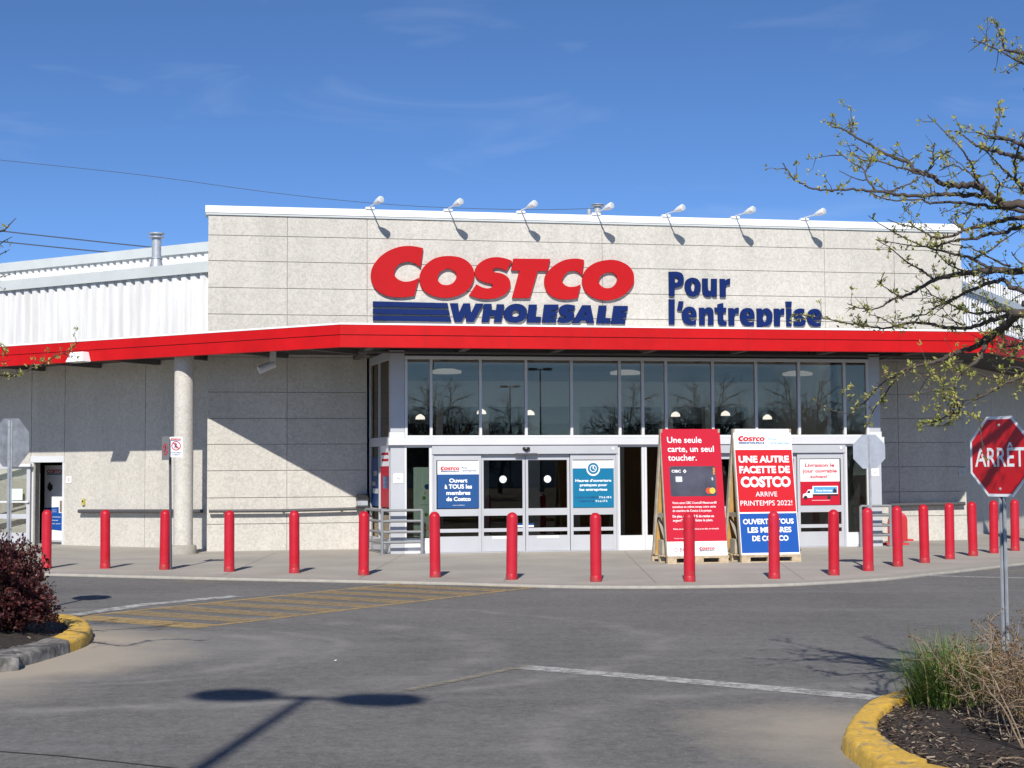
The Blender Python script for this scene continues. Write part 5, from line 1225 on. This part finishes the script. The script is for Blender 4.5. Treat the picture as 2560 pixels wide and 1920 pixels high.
chips(lpts, lc, 1500, -7.5, -4.4, 14.0, 20.0, 2).build('bark_mulch', M_chips, kind='stuff')

def leaf(mb, p_, d, L_, W_, rg, m=0):
    d = d.normalized(); s = d.cross(Vector((rg.uniform(-1,1), rg.uniform(-1,1), rg.uniform(-1,1)))); 
    if s.length < 1e-3: s = Vector((1,0,0))
    s.normalize(); nrm = d.cross(s)
    mb.add([p_, p_ + d*L_*.5 + s*W_*.5 + nrm*L_*.08, p_ + d*L_, p_ + d*L_*.5 - s*W_*.5 + nrm*L_*.08], [(0,1,2,3)], m=m)
def rv(rg, s=1): return Vector((rg.gauss(0,1), rg.gauss(0,1), rg.gauss(0,1)))*s

# dark barberry bush on the left island
M_barb = leafy('barberry_leaf', [(0, (.028,.008,.010)), (.5, (.070,.018,.020)), (.85, (.125,.035,.032)), (1, (.22,.09,.07))], .5, .2)
M_bark = mat('dark_bark', (.055, .042, .035), .9, var=.3, vscale=30)
rg = random.Random(11)
bc = at_z(2, 1592, .03)
bush = thing('barberry_bush', 'dense dark burgundy bush on the left island in front of the first bollard', 'bush', bc)
bs = MB(); bl = MB()
for k in range(420):
    a = rg.uniform(0, 6.28); el = math.acos(rg.uniform(.0, .98))
    d = Vector((math.cos(a)*math.sin(el), math.sin(a)*math.sin(el), math.cos(el)))
    lump = 1 + .10*math.sin(3*a + 1) + .08*math.sin(5*a + 4*el)
    tgt = bc + Vector((d.x*.58, d.y*.58, .12 + d.z*.98))*1.0 * 1.0 + (d*rg.uniform(-.14, .05) + rv(rg, .02))*lump
    p_ = bc + Vector((rg.gauss(0,.10), rg.gauss(0,.10), .02)); P = []
    c_ = p_.lerp(tgt, .5) + Vector((0, 0, .12 + .1*math.sin(el)))
    for i in range(9):
        t = i/8; P.append(p_*(1-t)**2 + c_*2*t*(1-t) + tgt*t*t + rv(rg, .012))
    dd = (P[-1] - P[-3]).normalized()
    if k % 2 == 0: bs.tube(P, [.006 - .0005*i for i in range(len(P))], 4, caps=False)
    for i in range(2, len(P)):
        for q in range(9 if i > 4 else 5):
            o = P[i-1].lerp(P[i], rg.random()) + rv(rg, .020); leaf(bl, o, rv(rg) + dd*1.1 + Vector((0,0,.4)), rg.uniform(.025,.055), rg.uniform(.018,.034), rg)
bs.build('stems', M_bark, bush); bl.build('foliage', M_barb, bush)

# green grass tuft and dry shrubs on the right island
M_grass = leafy('grass_blade', [(0, (.045,.10,.018)), (.5, (.11,.19,.04)), (.85, (.19,.25,.06)), (1, (.46,.38,.18))], .5, .3)
rg = random.Random(5)
gc = at_z(2392, 1762, .06)
gt = thing('grass_tuft', 'green ornamental grass tuft at the corner of the mulch bed', 'grass tuft', gc)
gb = MB()
def blade(mb, base, d, L_, w, droop, rg):
    s = Vector((-d.y, d.x, 0)); s = s.normalized() if s.length > 1e-3 else Vector((1,0,0)); P = []; p_ = base.copy(); v = d.normalized()
    for k in range(5):
        P.append(p_.copy()); p_ = p_ + v*L_/4; v = (v + Vector((d.x*.25, d.y*.25, -droop))).normalized()
    vs = []
    for k, q in enumerate(P): ww = w*(1 - k/4.4); vs += [q - s*ww, q + s*ww]
    mb.add(vs, [(2*k, 2*k+1, 2*k+3, 2*k+2) for k in range(4)])
for k in range(1900):
    ox, oy = rg.gauss(0, .12), rg.gauss(0, .17); a = math.atan2(oy, ox) + rg.gauss(0, .6); ln = rg.uniform(.05, .75)
    blade(gb, gc + Vector((ox, oy, 0)), Vector((math.cos(a)*ln, math.sin(a)*ln, 1)), rg.uniform(.22, .58), rg.uniform(.0035, .0085), rg.uniform(.05, .42), rg)
gb.build('blades', M_grass, gt)
M_dry = mat('dry_stem', (.27, .20, .135), .85, var=.3, vscale=14)
M_dryleaf = leafy('dry_leaf', [(0, (.055,.030,.014)), (.45, (.13,.065,.022)), (.7, (.22,.11,.03)), (.9, (.15,.14,.05)), (1, (.34,.28,.18))], .7, .2)
def dry_shrub(base, seed, n_, Hh, lean, label, spread=.9, zig=.16):
    rg = random.Random(seed); T_ = thing('dry_shrub', label, 'shrub', base); st = MB(); lv = MB()
    for k in range(n_):
        a = rg.uniform(0, 6.28); d = (Vector((math.cos(a)*rg.uniform(.05, spread), math.sin(a)*rg.uniform(.05, spread), 1)) + lean).normalized(); p_ = base + Vector((rg.gauss(0,.13), rg.gauss(0,.16), 0)); P = [p_.copy()]; L_ = Hh*rg.uniform(.55, 1.12)
        for s_ in range(7): d = (d + rv(rg, zig*.6)).normalized(); p_ = p_ + d*L_/7; P.append(p_.copy())
        r0 = rg.uniform(.0022, .0048); st.tube(P, [r0*(1 - i*.1) for i in range(8)], 5, caps=False)
        for i in range(2, 8):
            for q in range(4):
                if rg.random() < .8:
                    o = P[i-1].lerp(P[i], rg.random()); e = (d + rv(rg, .75)).normalized(); Q = [o]; ln = rg.uniform(.06, .2)
                    for s_ in range(3): e = (e + rv(rg, .35)).normalized(); Q.append(Q[-1] + e*ln/3)
                    st.tube(Q, [.0021, .0017, .0013, .0009], 3, caps=False)
                    for w in range(7 if i > 3 else 3):
                        leaf(lv, Q[rg.randint(1, 3)] + rv(rg, .008), rv(rg) + e, rg.uniform(.010,.026), rg.uniform(.006,.013), rg)
    st.build('stems', M_dry, T_); lv.build('dry_leaves', M_dryleaf, T_); return T_
dry_shrub(at_z(2548, 1800, .10), 21, 30, .60, Vector((-.06, .0, 0)), 'brown dry shrub with rusty leaves right beside the green grass tuft')
dry_shrub(at_z(2640, 1850, .10), 22, 40, .72, Vector((-.12, 0, 0)), 'dry pale-stemmed shrub at the right edge of the picture', 1.0)
dry_shrub(at_y(2560, 1560, 12.0) - Vector((0, 0, .9)), 23, 26, .72, Vector((-.02, 0, 0)), 'sparse twiggy shrub standing behind the steel post of the red octagon', .5)
# a few bare canes arching left and lying twigs
rg = random.Random(8)
cn = MB(); cb = at_z(2560, 1872, .10)
for tx_, ty_, h in ((2398, 1590, 0), (2372, 1650, 0)):
    tip = at_y(tx_, ty_, cb.y - .1); P = [cb + (tip - cb)*t + Vector((0, 0, .10*math.sin(t*3.14))) + rv(rg, .006) for t in [k/9 for k in range(10)]]; cn.tube(P, [.0055 - .0004*k for k in range(10)], 6, caps=False)
o = thing('bare_canes', 'two pale bare canes arching left over the mulch and grass', 'canes', cb); cn.build('canes', M_dry, o)
for q, lb_ in ((((2420,1796),(2500,1803),(2560,1806)), 'pale dead stick lying highest on the mulch, under the dry shrub'), (((2462,1812),(2500,1812),(2560,1828)), 'pale forked dead stick on the mulch, the middle one'), (((2480,1912),(2515,1893),(2560,1897)), 'dead stick lying lowest on the mulch by the bottom edge')):
    P = [at_z(a, b, .12) for a, b in q]; P = sm([tuple(v) for v in P], 4); P = [v + rv(rg, .004) for v in P]
    o = MB().tube(P, [.0065 - .0003*k for k in range(len(P))], 6).build('dead_stick', M_dry); tag(o, lb_, 'stick')

# ------------------------------------------------------------------ honey locust at right, with opening leaf buds
M_twig = mat('locust_bark', (.072, .056, .047), .9, var=.35, vscale=22, bump=.4, bscale=50)
M_bud = leafy('locust_bud', [(0, (.20,.23,.045)), (.5, (.36,.37,.09)), (.85, (.50,.47,.15)), (1, (.50,.33,.13))], .5, .35)
c3 = lambda pts: [(1920 + a/3.456, 250 + b/3.456) for a, b in pts]
c4 = lambda pts: [(2000 + a/3.95, 680 + b/3.95) for a, b in pts]
c5 = lambda pts: [(1900 + a/2.37, b/2.37) for a, b in pts]
RT = [(3340, 900), (2990, 720)]
BR = [  # (points, radius at the end, radius at the root) ; points run tip -> root
 (c3([(510,185),(570,235),(640,245),(720,300),(840,360),(940,420),(1060,485),(1200,535),(1270,600),(1370,640),(1480,705),(1580,740),(1700,740),(1820,740),(1870,800),(1920,840),(2030,890),(2212,905)]) + [(2720,530),(2980,640),(3330,880)], .004, .034),
 (c3([(125,545),(180,620),(230,690),(310,730),(390,770),(560,780),(740,770),(870,785),(1000,795),(1140,820),(1300,830),(1430,825),(1600,815),(1740,830),(1890,830)]), .0035, .016),
 (c3([(585,430),(660,490),(750,555),(830,600),(850,680),(900,740),(930,780)]), .003, .007),
 (c3([(615,610),(700,655),(800,690),(850,690)]), .0025, .005),
 (c3([(680,435),(760,480),(830,520),(960,530),(1060,565),(1160,590),(1260,620),(1350,650)]), .003, .009),
 (c3([(720,375),(790,420),(850,470),(900,520)]), .0025, .004), (c3([(700,165),(712,230),(715,290)]), .003, .005),
 (c3([(955,455),(900,530),(860,590),(840,620)]), .003, .006), (c3([(545,110),(580,170),(595,235)]), .0025, .004),
 (c3([(1380,130),(1460,210),(1560,310),(1660,410),(1710,480),(1760,560),(1810,700)]), .0025, .009),
 (c3([(1440,365),(1425,480),(1430,560),(1380,615)]), .003, .006), (c3([(1590,435),(1470,495),(1410,560),(1380,615)]), .0025, .006),
 (c3([(1055,410),(1130,470),(1210,520)]), .0025, .005), (c3([(1330,450),(1240,510),(1200,535)]), .0025, .005),
 (c3([(1610,270),(1680,300),(1760,370),(1860,420),(1980,450),(2100,480),(2212,500)]) + [(2700,440),(2960,640)], .003, .02),
 (c3([(1985,0),(2005,150),(1970,220),(1970,310),(2080,340),(2180,380),(2260,430)]) + [(2720,480)], .003, .016),
 (c3([(1830,230),(1900,290),(1940,330),(2080,345)]), .0025, .006), (c3([(1480,610),(1600,560),(1680,600),(1760,640),(1830,720)]), .003, .008),
 (c3([(1860,420),(1960,520),(2040,600),(2120,680),(2212,740)]), .003, .012), (c3([(1940,640),(2000,720),(1980,800),(2030,880)]), .003, .008),
 (c3([(2212,300),(2160,420),(2130,560),(2150,700),(2212,800)]), .004, .012),
 (c3([(1340,660),(1400,740),(1410,815)]), .003, .006), (c3([(1320,660),(1230,720),(1130,760),(1060,790)]), .003, .008),
 (c3([(870,790),(950,830),(1100,870),(1330,860),(1400,890),(1600,880),(1760,900),(1950,930),(2212,950)]), .003, .014),
 (c3([(870,1000),(950,1060),(1050,1120),(1140,1170),(1240,1220),(1360,1270),(1500,1300),(1620,1330),(1740,1360),(1860,1420),(2000,1490)]), .0025, .012),
 (c3([(1030,1030),(1150,1075),(1270,1100),(1360,1150),(1480,1190),(1620,1165),(1700,1120),(1850,1090),(2000,1050),(2212,1020)]) + [(2720,560)], .003, .018),
 (c3([(960,1220),(1060,1280),(1140,1350),(1230,1420),(1340,1480),(1430,1555)]), .0028, .009),
 (c3([(930,1210),(1100,1235),(1250,1260),(1400,1270),(1500,1250),(1640,1200),(1800,1195),(1900,1160),(2050,1140),(2212,1100)]) + [(2740,590)], .0028, .016),
 (c3([(1640,960),(1620,1040),(1680,1110)]), .003, .007), (c3([(1750,990),(1700,1060),(1680,1110)]), .003, .006), (c3([(1560,1040),(1640,1090),(1690,1120)]), .003, .006),
 (c3([(1440,1290),(1560,1420),(1740,1500)]), .003, .007), (c3([(1710,1240),(1780,1290),(1860,1330),(1990,1400),(2100,1440)]), .003, .009),
 (c3([(2212,1100),(2050,1200),(1950,1280),(1800,1360),(1760,1370)]), .003, .010), (c3([(2100,1310),(2150,1380),(2212,1420)]), .003, .007),
 (c4([(620,390),(700,375),(800,345),(900,280),(1060,225),(1200,150),(1320,80),(1500,30),(1700,0),(1930,-20),(2212,-10)]) + [(2740,680),(2990,740),(3330,900)], .004, .031),
 (c4([(465,310),(560,350),(680,370)]), .0025, .006), (c4([(760,80),(850,160),(950,225),(1000,240)]), .003, .008), (c4([(835,0),(800,80),(800,130)]), .003, .005),
 (c4([(-90,415),(0,425),(110,440),(250,460),(400,495),(520,510),(700,540),(860,555),(1000,520),(1160,500),(1330,525),(1500,555),(1650,550),(1800,510),(1900,470),(2010,440),(2100,400)]), .0022, .017),
 (c4([(540,435),(610,500),(700,540)]), .003, .005), (c4([(690,420),(800,450),(920,520),(1060,560)]), .0028, .006),
 (c4([(970,470),(1100,440),(1240,420),(1320,360),(1430,300),(1560,240),(1700,180),(1880,110),(2000,80),(2212,180)]) + [(2730,740)], .003, .018),
 (c4([(1200,190),(1330,240),(1480,320),(1600,370),(1720,410),(1850,400),(2010,385),(2110,395)]), .003, .012),
 (c4([(640,1290),(730,1180),(820,1090),(900,1050),(1000,990),(1130,930),(1280,900),(1400,860),(1520,810),(1640,770),(1760,720),(1860,640),(1960,580),(2050,520),(2130,430),(2212,405)]) + [(2740,770),(3000,790),(3340,950)], .004, .036),
 (c4([(520,1420),(560,1340),(600,1310),(640,1290)]), .0025, .005), (c4([(650,1550),(690,1450),(740,1340),(820,1240),(870,1160),(950,1070),(1080,970)]), .003, .008),
 (c4([(115,1235),(180,1290),(300,1360),(440,1390),(500,1400)]), .002, .004), (c4([(400,1150),(440,1220),(520,1290),(600,1310)]), .0022, .004), (c4([(770,990),(830,1030),(870,1060)]), .0025, .005),
 (c4([(1460,1520),(1470,1480),(1500,1350),(1530,1230),(1510,1150),(1530,1060),(1610,980),(1700,920),(1760,860),(1820,740),(1880,650),(1990,570),(2100,460)]), .0035, .022),
 (c4([(1190,1495),(1280,1490),(1380,1460),(1500,1380)]), .0022, .005), (c4([(1820,1460),(1700,1420),(1600,1380),(1530,1400)]), .0022, .004), (c4([(1290,1500),(1400,1520),(1470,1480)]), .0022, .004),
 (c4([(2150,1090),(2000,1060),(1850,1030),(1700,990),(1560,960),(1440,930),(1400,860)]), .003, .008),
 (c4([(1470,1300),(1420,1250),(1420,1150),(1410,1040),(1460,960),(1520,860)]), .003, .007), (c4([(1270,930),(1320,1000),(1410,1040)]), .003, .006),
 (c4([(1420,1250),(1540,1265),(1680,1260),(1820,1220),(1960,1140),(2212,1040)]) + [(2700,930),(3000,860)], .003, .014),
 (c4([(1900,780),(2000,860),(2080,840),(2212,860)]), .003, .008), (c4([(1950,720),(2060,740),(2212,700)]), .003, .008),
 (c4([(1900,920),(2000,960),(2100,940),(2212,960)]), .003, .008), (c4([(2212,560),(2120,540),(2060,520)]), .003, .007),
 (c5([(1380,110),(1410,170),(1440,230),(1450,290),(1520,310),(1564,325)]) + [(2640,170),(2800,330),(3010,640)], .003, .02), (c5([(1270,235),(1340,265),(1420,300),(1480,335),(1564,375)]) + [(2660,200)], .0025, .010),
]
def blend(px, a, b, v, w): 
    t = max(0.0, min(1.0, (px - a)/(b - a))); return v*(1 - t) + w*t
def depthR(px, py): return blend(px, 2900, 3300, depthR0(px, py), 10.2) + (.0011*(px - 3340)*math.sin(py/90) if px > 3400 else 0)
def depthR0(px, py): return 10.0 + .55*math.sin(px/155 + .4) + .45*math.sin(py/120 + px/300) + .3*math.sin(py/61 - px/97)
BR += [([(2960,640),(3080,700),(3200,780),(3340,890)], .018, .03), ([(3010,640),(3120,690),(3340,870)], .016, .028), ([(2720,480),(2860,560),(3000,650),(3150,740)], .014, .024), ([(3000,860),(3150,880),(3340,920)], .013, .024), ([(2660,200),(2800,330)], .009, .014),
       ([(3700,300),(3560,430),(3430,640),(3345,800)], .004, .032), ([(4050,600),(3850,640),(3600,700),(3350,850)], .004, .034), ([(3040,180),(3160,380),(3280,600),(3340,760)], .004, .030), ([(3470,-40),(3420,200),(3380,450),(3345,700)], .004, .030), ([(4000,860),(3800,830),(3600,850),(3345,900)], .004, .028), ([(3900,420),(3760,520),(3600,700)], .004, .016), ([(3250,40),(3330,240),(3390,420)], .004, .014), ([(2560,760),(2740,770)], .02, .024)]
class Tree:
    def __init__(s, seed, dep): s.rg = random.Random(seed); s.br = MB(); s.lf = MB(); s.dep = dep; s.nl = 0
    def buds(s, p_, d, n_, sz):
        rg = s.rg
        for k in range(n_): leaf(s.lf, p_ + rv(rg, sz*.25), d*.8 + rv(rg, .7) + Vector((0,0,.35)), rg.uniform(.6, 1.25)*sz, rg.uniform(.3, .55)*sz, rg); s.nl += 1
    def twig(s, p_, d, L_, r, lv, dens):
        rg = s.rg; n_ = max(2, int(L_/.035)); P = [p_.copy()]; q = p_.copy()
        sd = rv(rg).normalized()
        for k in range(n_):
            sd = -sd; d = (d + sd*.38 + rv(rg, .14)).normalized(); q = q + d*L_/n_; P.append(q.copy())
            if rg.random() < dens*.7: s.buds(q, (d + sd).normalized(), rg.randint(3, 7), rg.uniform(.018, .034))
        s.br.tube(P, [max(.0012, r*(1 - .7*k/n_)) for k in range(n_+1)], 4, caps=False)
        if rg.random() < dens: s.buds(q, d, 5, .030)
        if lv > 0:
            for k in range(1, n_):
                if rg.random() < .30: s.twig(P[k], (d + rv(rg, .8)).normalized(), L_*rg.uniform(.25, .55), r*.6, lv - 1, dens)
    def branch(s, pxs, r0, r1, dense):
        rg = s.rg; W_ = [at_y(a, b, s.dep(a, b)) for a, b in pxs]; W_ = sm([tuple(v) for v in W_], 5)
        n_ = len(W_); P = []
        for k, v in enumerate(W_):
            t = k/(n_-1); r = r0 + (r1 - r0)*t**1.3; P.append(v + rv(rg, min(.006, r*.35)))
        s.br.tube(P, [r0 + (r1 - r0)*(k/(n_-1))**1.3 for k in range(n_)], 7 if r1 > .012 else 5)
        acc = 0
        for k in range(1, n_):
            seg = P[k] - P[k-1]; acc += seg.length; d = seg.normalized()
            while acc > .045:
                acc -= .045; o = P[k-1].lerp(P[k], rg.random()); px = CX + F*(o.x/o.y)
                if px > 4400: continue
                u = rv(rg); u = (u - d*u.dot(d)).normalized(); right = max(0.0, min(1.0, (px - 2230)/250)) if px > -100 else .6
                if rg.random() < .58: s.buds(o, u, rg.randint(3, 9), rg.uniform(.022, .044))
                if rg.random() < .26: s.twig(o, (u - d*.5 + Vector((0,0,.25))).normalized(), rg.uniform(.05, .15), .003, 0, .6)
                if dense and rg.random() < .11*right + .012: s.twig(o, (u*.8 - d*.9).normalized(), rg.uniform(.12, .34), .0042, 1, .55)
T_ = thing('honey_locust_tree', 'dark-branched tree with pale green opening buds reaching in from the right', 'tree', (5.55, 10.2, .05))
tr_ = Tree(31, depthR)
for pts, r0, r1 in BR: tr_.branch(pts, r0, r1, True)
tb = MB(); top = at_y(3340, 930, 10.2)
tb.tube([(5.55, 10.2, -.05), (5.53, 10.2, .15), (5.5, 10.15, .9), (5.47, 10.2, 1.7), (top.x, 10.2, top.z), (top.x + .15, 10.25, top.z + .9), (top.x + .1, 10.3, top.z + 2.2), (top.x + .3, 10.2, top.z + 3.4)], [.17, .125, .11, .105, .10, .075, .05, .02], 14)
tb.build('trunk', M_twig, T_, smooth=60); tr_.br.build('branches', M_twig, T_, smooth=70); tr_.lf.build('leaf_buds', M_bud, T_)
# tree out of frame at left, a few twigs reach in
def depthL(px, py): return blend(-px, 150, 400, depthL0(px, py), 13.2) + (.0012*(-px - 430)*math.sin(py/80) if px < -450 else 0)
def depthL0(px, py): return 13.0 + .3*math.sin(px/60) + .3*math.sin(py/80)
T_ = thing('honey_locust_tree', 'budding twigs of a tree reaching in at the left picture edge', 'tree', (-6.3, 14.2, .05))
tl = Tree(41, depthL)
BL = [([(40,545),(25,560),(10,575),(-40,598),(-150,680),(-420,800)], .003, .02), ([(30,592),(8,604),(-20,622),(-80,640)], .0025, .008), ([(24,624),(4,634),(-40,650)], .0025, .006), ([(6,690),(-20,700),(-60,690)], .003, .006),
      ([(198,853),(178,872),(160,882),(138,890),(112,908),(85,918),(60,930),(45,938),(0,936),(-60,912),(-200,880),(-430,840)], .0022, .014), ([(38,918),(45,938)], .002, .003), ([(20,893),(8,878),(0,862),(-30,850)], .0025, .006), ([(30,900),(-10,905),(-60,895)], .002, .006), ([(118,906),(100,900),(88,905),(70,925)], .002, .003)]
BL += [([(-60,912),(-250,890),(-430,830)], .009, .016), ([(-260,420),(-330,560),(-400,700),(-430,800)], .003, .02), ([(-560,380),(-500,520),(-450,660),(-432,780)], .003, .022), ([(-760,560),(-640,640),(-520,720),(-432,800)], .003, .02), ([(-820,800),(-680,800),(-540,810),(-432,830)], .003, .018), ([(-420,260),(-440,420),(-445,560),(-432,700)], .003, .02), ([(-180,560),(-290,640),(-380,740)], .003, .012), ([(-640,420),(-560,540),(-500,640)], .003, .012)]
for pts, r0, r1 in BL: tl.branch(pts, r0, r1, True)
tb = MB(); q = at_y(-430, 820, 13.2); tb.tube([(-6.3, 14.2, -.05), (-6.3, 14.15, .2), (-6.28, 13.9, 1.2), (q.x, q.y, q.z), (q.x - .1, q.y, q.z + 1.2), (q.x + .1, q.y, q.z + 2.2)], [.12, .09, .075, .06, .04, .015], 12); tb.build('trunk', M_twig, T_, smooth=60)
tl.br.build('branches', M_twig, T_, smooth=70); tl.lf.build('leaf_buds', M_bud, T_)

# ------------------------------------------------------------------ lamp posts and trees behind the photographer (shadow on the asphalt, reflections in the glass)
def light_pole(base, hgt, label, yaw=0.0, src_=None):
    if src_ is not None: return dup(src_, base, yaw, label)
    T_ = thing('light_pole', label, 'lamp post', base, yaw, 'twin-headed parking lot lamp posts'); B = WM[T_.name]
    MB().tube([(0,0,0), (0,0,hgt)], [.075, .055], 16, B).build('pole', mat('bronze_pole', (.06,.055,.05), .5), T_, smooth=50)
    MB().lathe([(.3, 0), (.3, .55), (.27, .6)], 20, B).build('pole_base', M_edge, T_, smooth=40)
    MB().box(-.32, .32, -.035, .035, hgt - .09, hgt - .02, B).build('cross_arm', M_black, T_)
    for sx in (-1, 1):
        o_ = [(.24, .04), (.36, .17), (.52, .23), (.80, .24), (.98, .03)]
        MB().prism([(sx*x_, y_) for x_, y_ in o_] + [(sx*x_, -y_) for x_, y_ in o_[::-1]], hgt - .12, hgt + .08, B).build('lamp_head', M_black, T_, bevel=.03)
    return T_
hp = 10.0; sd_ = at_z(772, 1740, ZR); Ls = (hp - ZR)/math.tan(R(SUN_EL))
lp0 = light_pole((sd_.x - Ls*math.sin(R(SUN_AZ)), sd_.y - Ls*math.cos(R(SUN_AZ)), ZR), hp, 'twin-headed lamp post behind the camera whose shadow falls on the asphalt', R(-14))
nF = NF.copy()
def mirror_pos(px, dist):
    x, z = E(px, 1100); p_ = FM @ Vector((x, -TE, 0)); d = ray(px, 1100); d.z = 0; d.normalize(); r = d - 2*d.dot(nF)*nF
    q = p_ + r*dist; q.z = ZR; return q
light_pole(mirror_pos(1352, 92), hp, 'near twin-headed lamp post reflected dark in the upper window', .3, lp0)
light_pole(mirror_pos(1276, 118), hp, 'farther twin-headed lamp post reflected pale in the upper window', .5, lp0)
M_bare = mat('bare_branch', (.035, .030, .026), .9)
def bare_tree_mesh(seed, Hh):
    rg = random.Random(seed); tr = MB(); cr = MB()
    def grow(p_, d, L_, r, lv):
        P = [p_.copy()]; q = p_.copy()
        for k in range(4): d = (d + rv(rg, .10)).normalized(); q = q + d*L_/4; P.append(q.copy())
        (tr if lv == 0 else cr).tube(P, [r*(1 - .1*k) for k in range(5)], 6 if lv < 2 else 3, caps=False)
        if lv < 6:
            for k in range(4 if lv < 3 else 2 + (lv < 5)):
                e = (d*.75 + rv(rg, .55) + Vector((0,0,.05 if lv else .2))).normalized(); grow(P[rg.randint(2, 4)], e, L_*rg.uniform(.6, .82), r*.58, lv + 1)
    grow(Vector((0,0,0)), Vector((0,0,1)), Hh*.28, Hh*.020, 0); return tr, cr
bt = []
for k in range(2):
    p_ = (0, 0, ZR); T_ = thing('bare_tree', 'bare dark tree far behind the camera, seen only as a reflection in the windows', 'tree', p_, 0, 'bare trees reflected in the windows')
    tr, cr = bare_tree_mesh(60 + k, 8.6 + k*.8); tr.build('trunk', M_bare, T_); cr.build('crown', M_bare, T_); bt.append(T_)
spots = [(1000, 62), (1045, 66), (1100, 60), (1150, 64), (1195, 70), (1250, 84), (1560, 62), (1610, 66), (1660, 60), (1715, 65), (1770, 58), (1830, 62), (1890, 66), (1950, 60), (2010, 64), (2070, 60), (2130, 66)]
for k, (px, ds) in enumerate(spots):
    q = mirror_pos(px, ds)
    if k < 2: bt[k].location = q; bt[k].rotation_euler.z = k*2.1
    else: dup(bt[k % 2], q, k*1.7, bt[0]['label'])
bd = thing('distant_store', 'low pale building across the parking lot, reflected in the left windows', 'building', mirror_pos(1215, 130)); B = WM[bd.name] @ Matrix.Rotation(R(-20), 4, 'Z')
MB().box(-9, 9, -4, 4, 0, 4.6, B).build('walls', M_int, bd); MB().box(-9.2, 9.2, -4.2, 4.2, 4.601, 4.9, B).build('roof', M_flash, bd)
# small litter
p_ = at_z(838, 1652, ZR); tag(MB().add([(p_.x-.012,p_.y-.01,ZR+.003),(p_.x+.012,p_.y-.012,ZR+.004),(p_.x+.014,p_.y+.012,ZR+.012),(p_.x-.01,p_.y+.012,ZR+.005)], [(0,1,2,3)]).build('paper_scrap', M_pwhite), 'tiny white paper scrap on the open asphalt', 'litter')
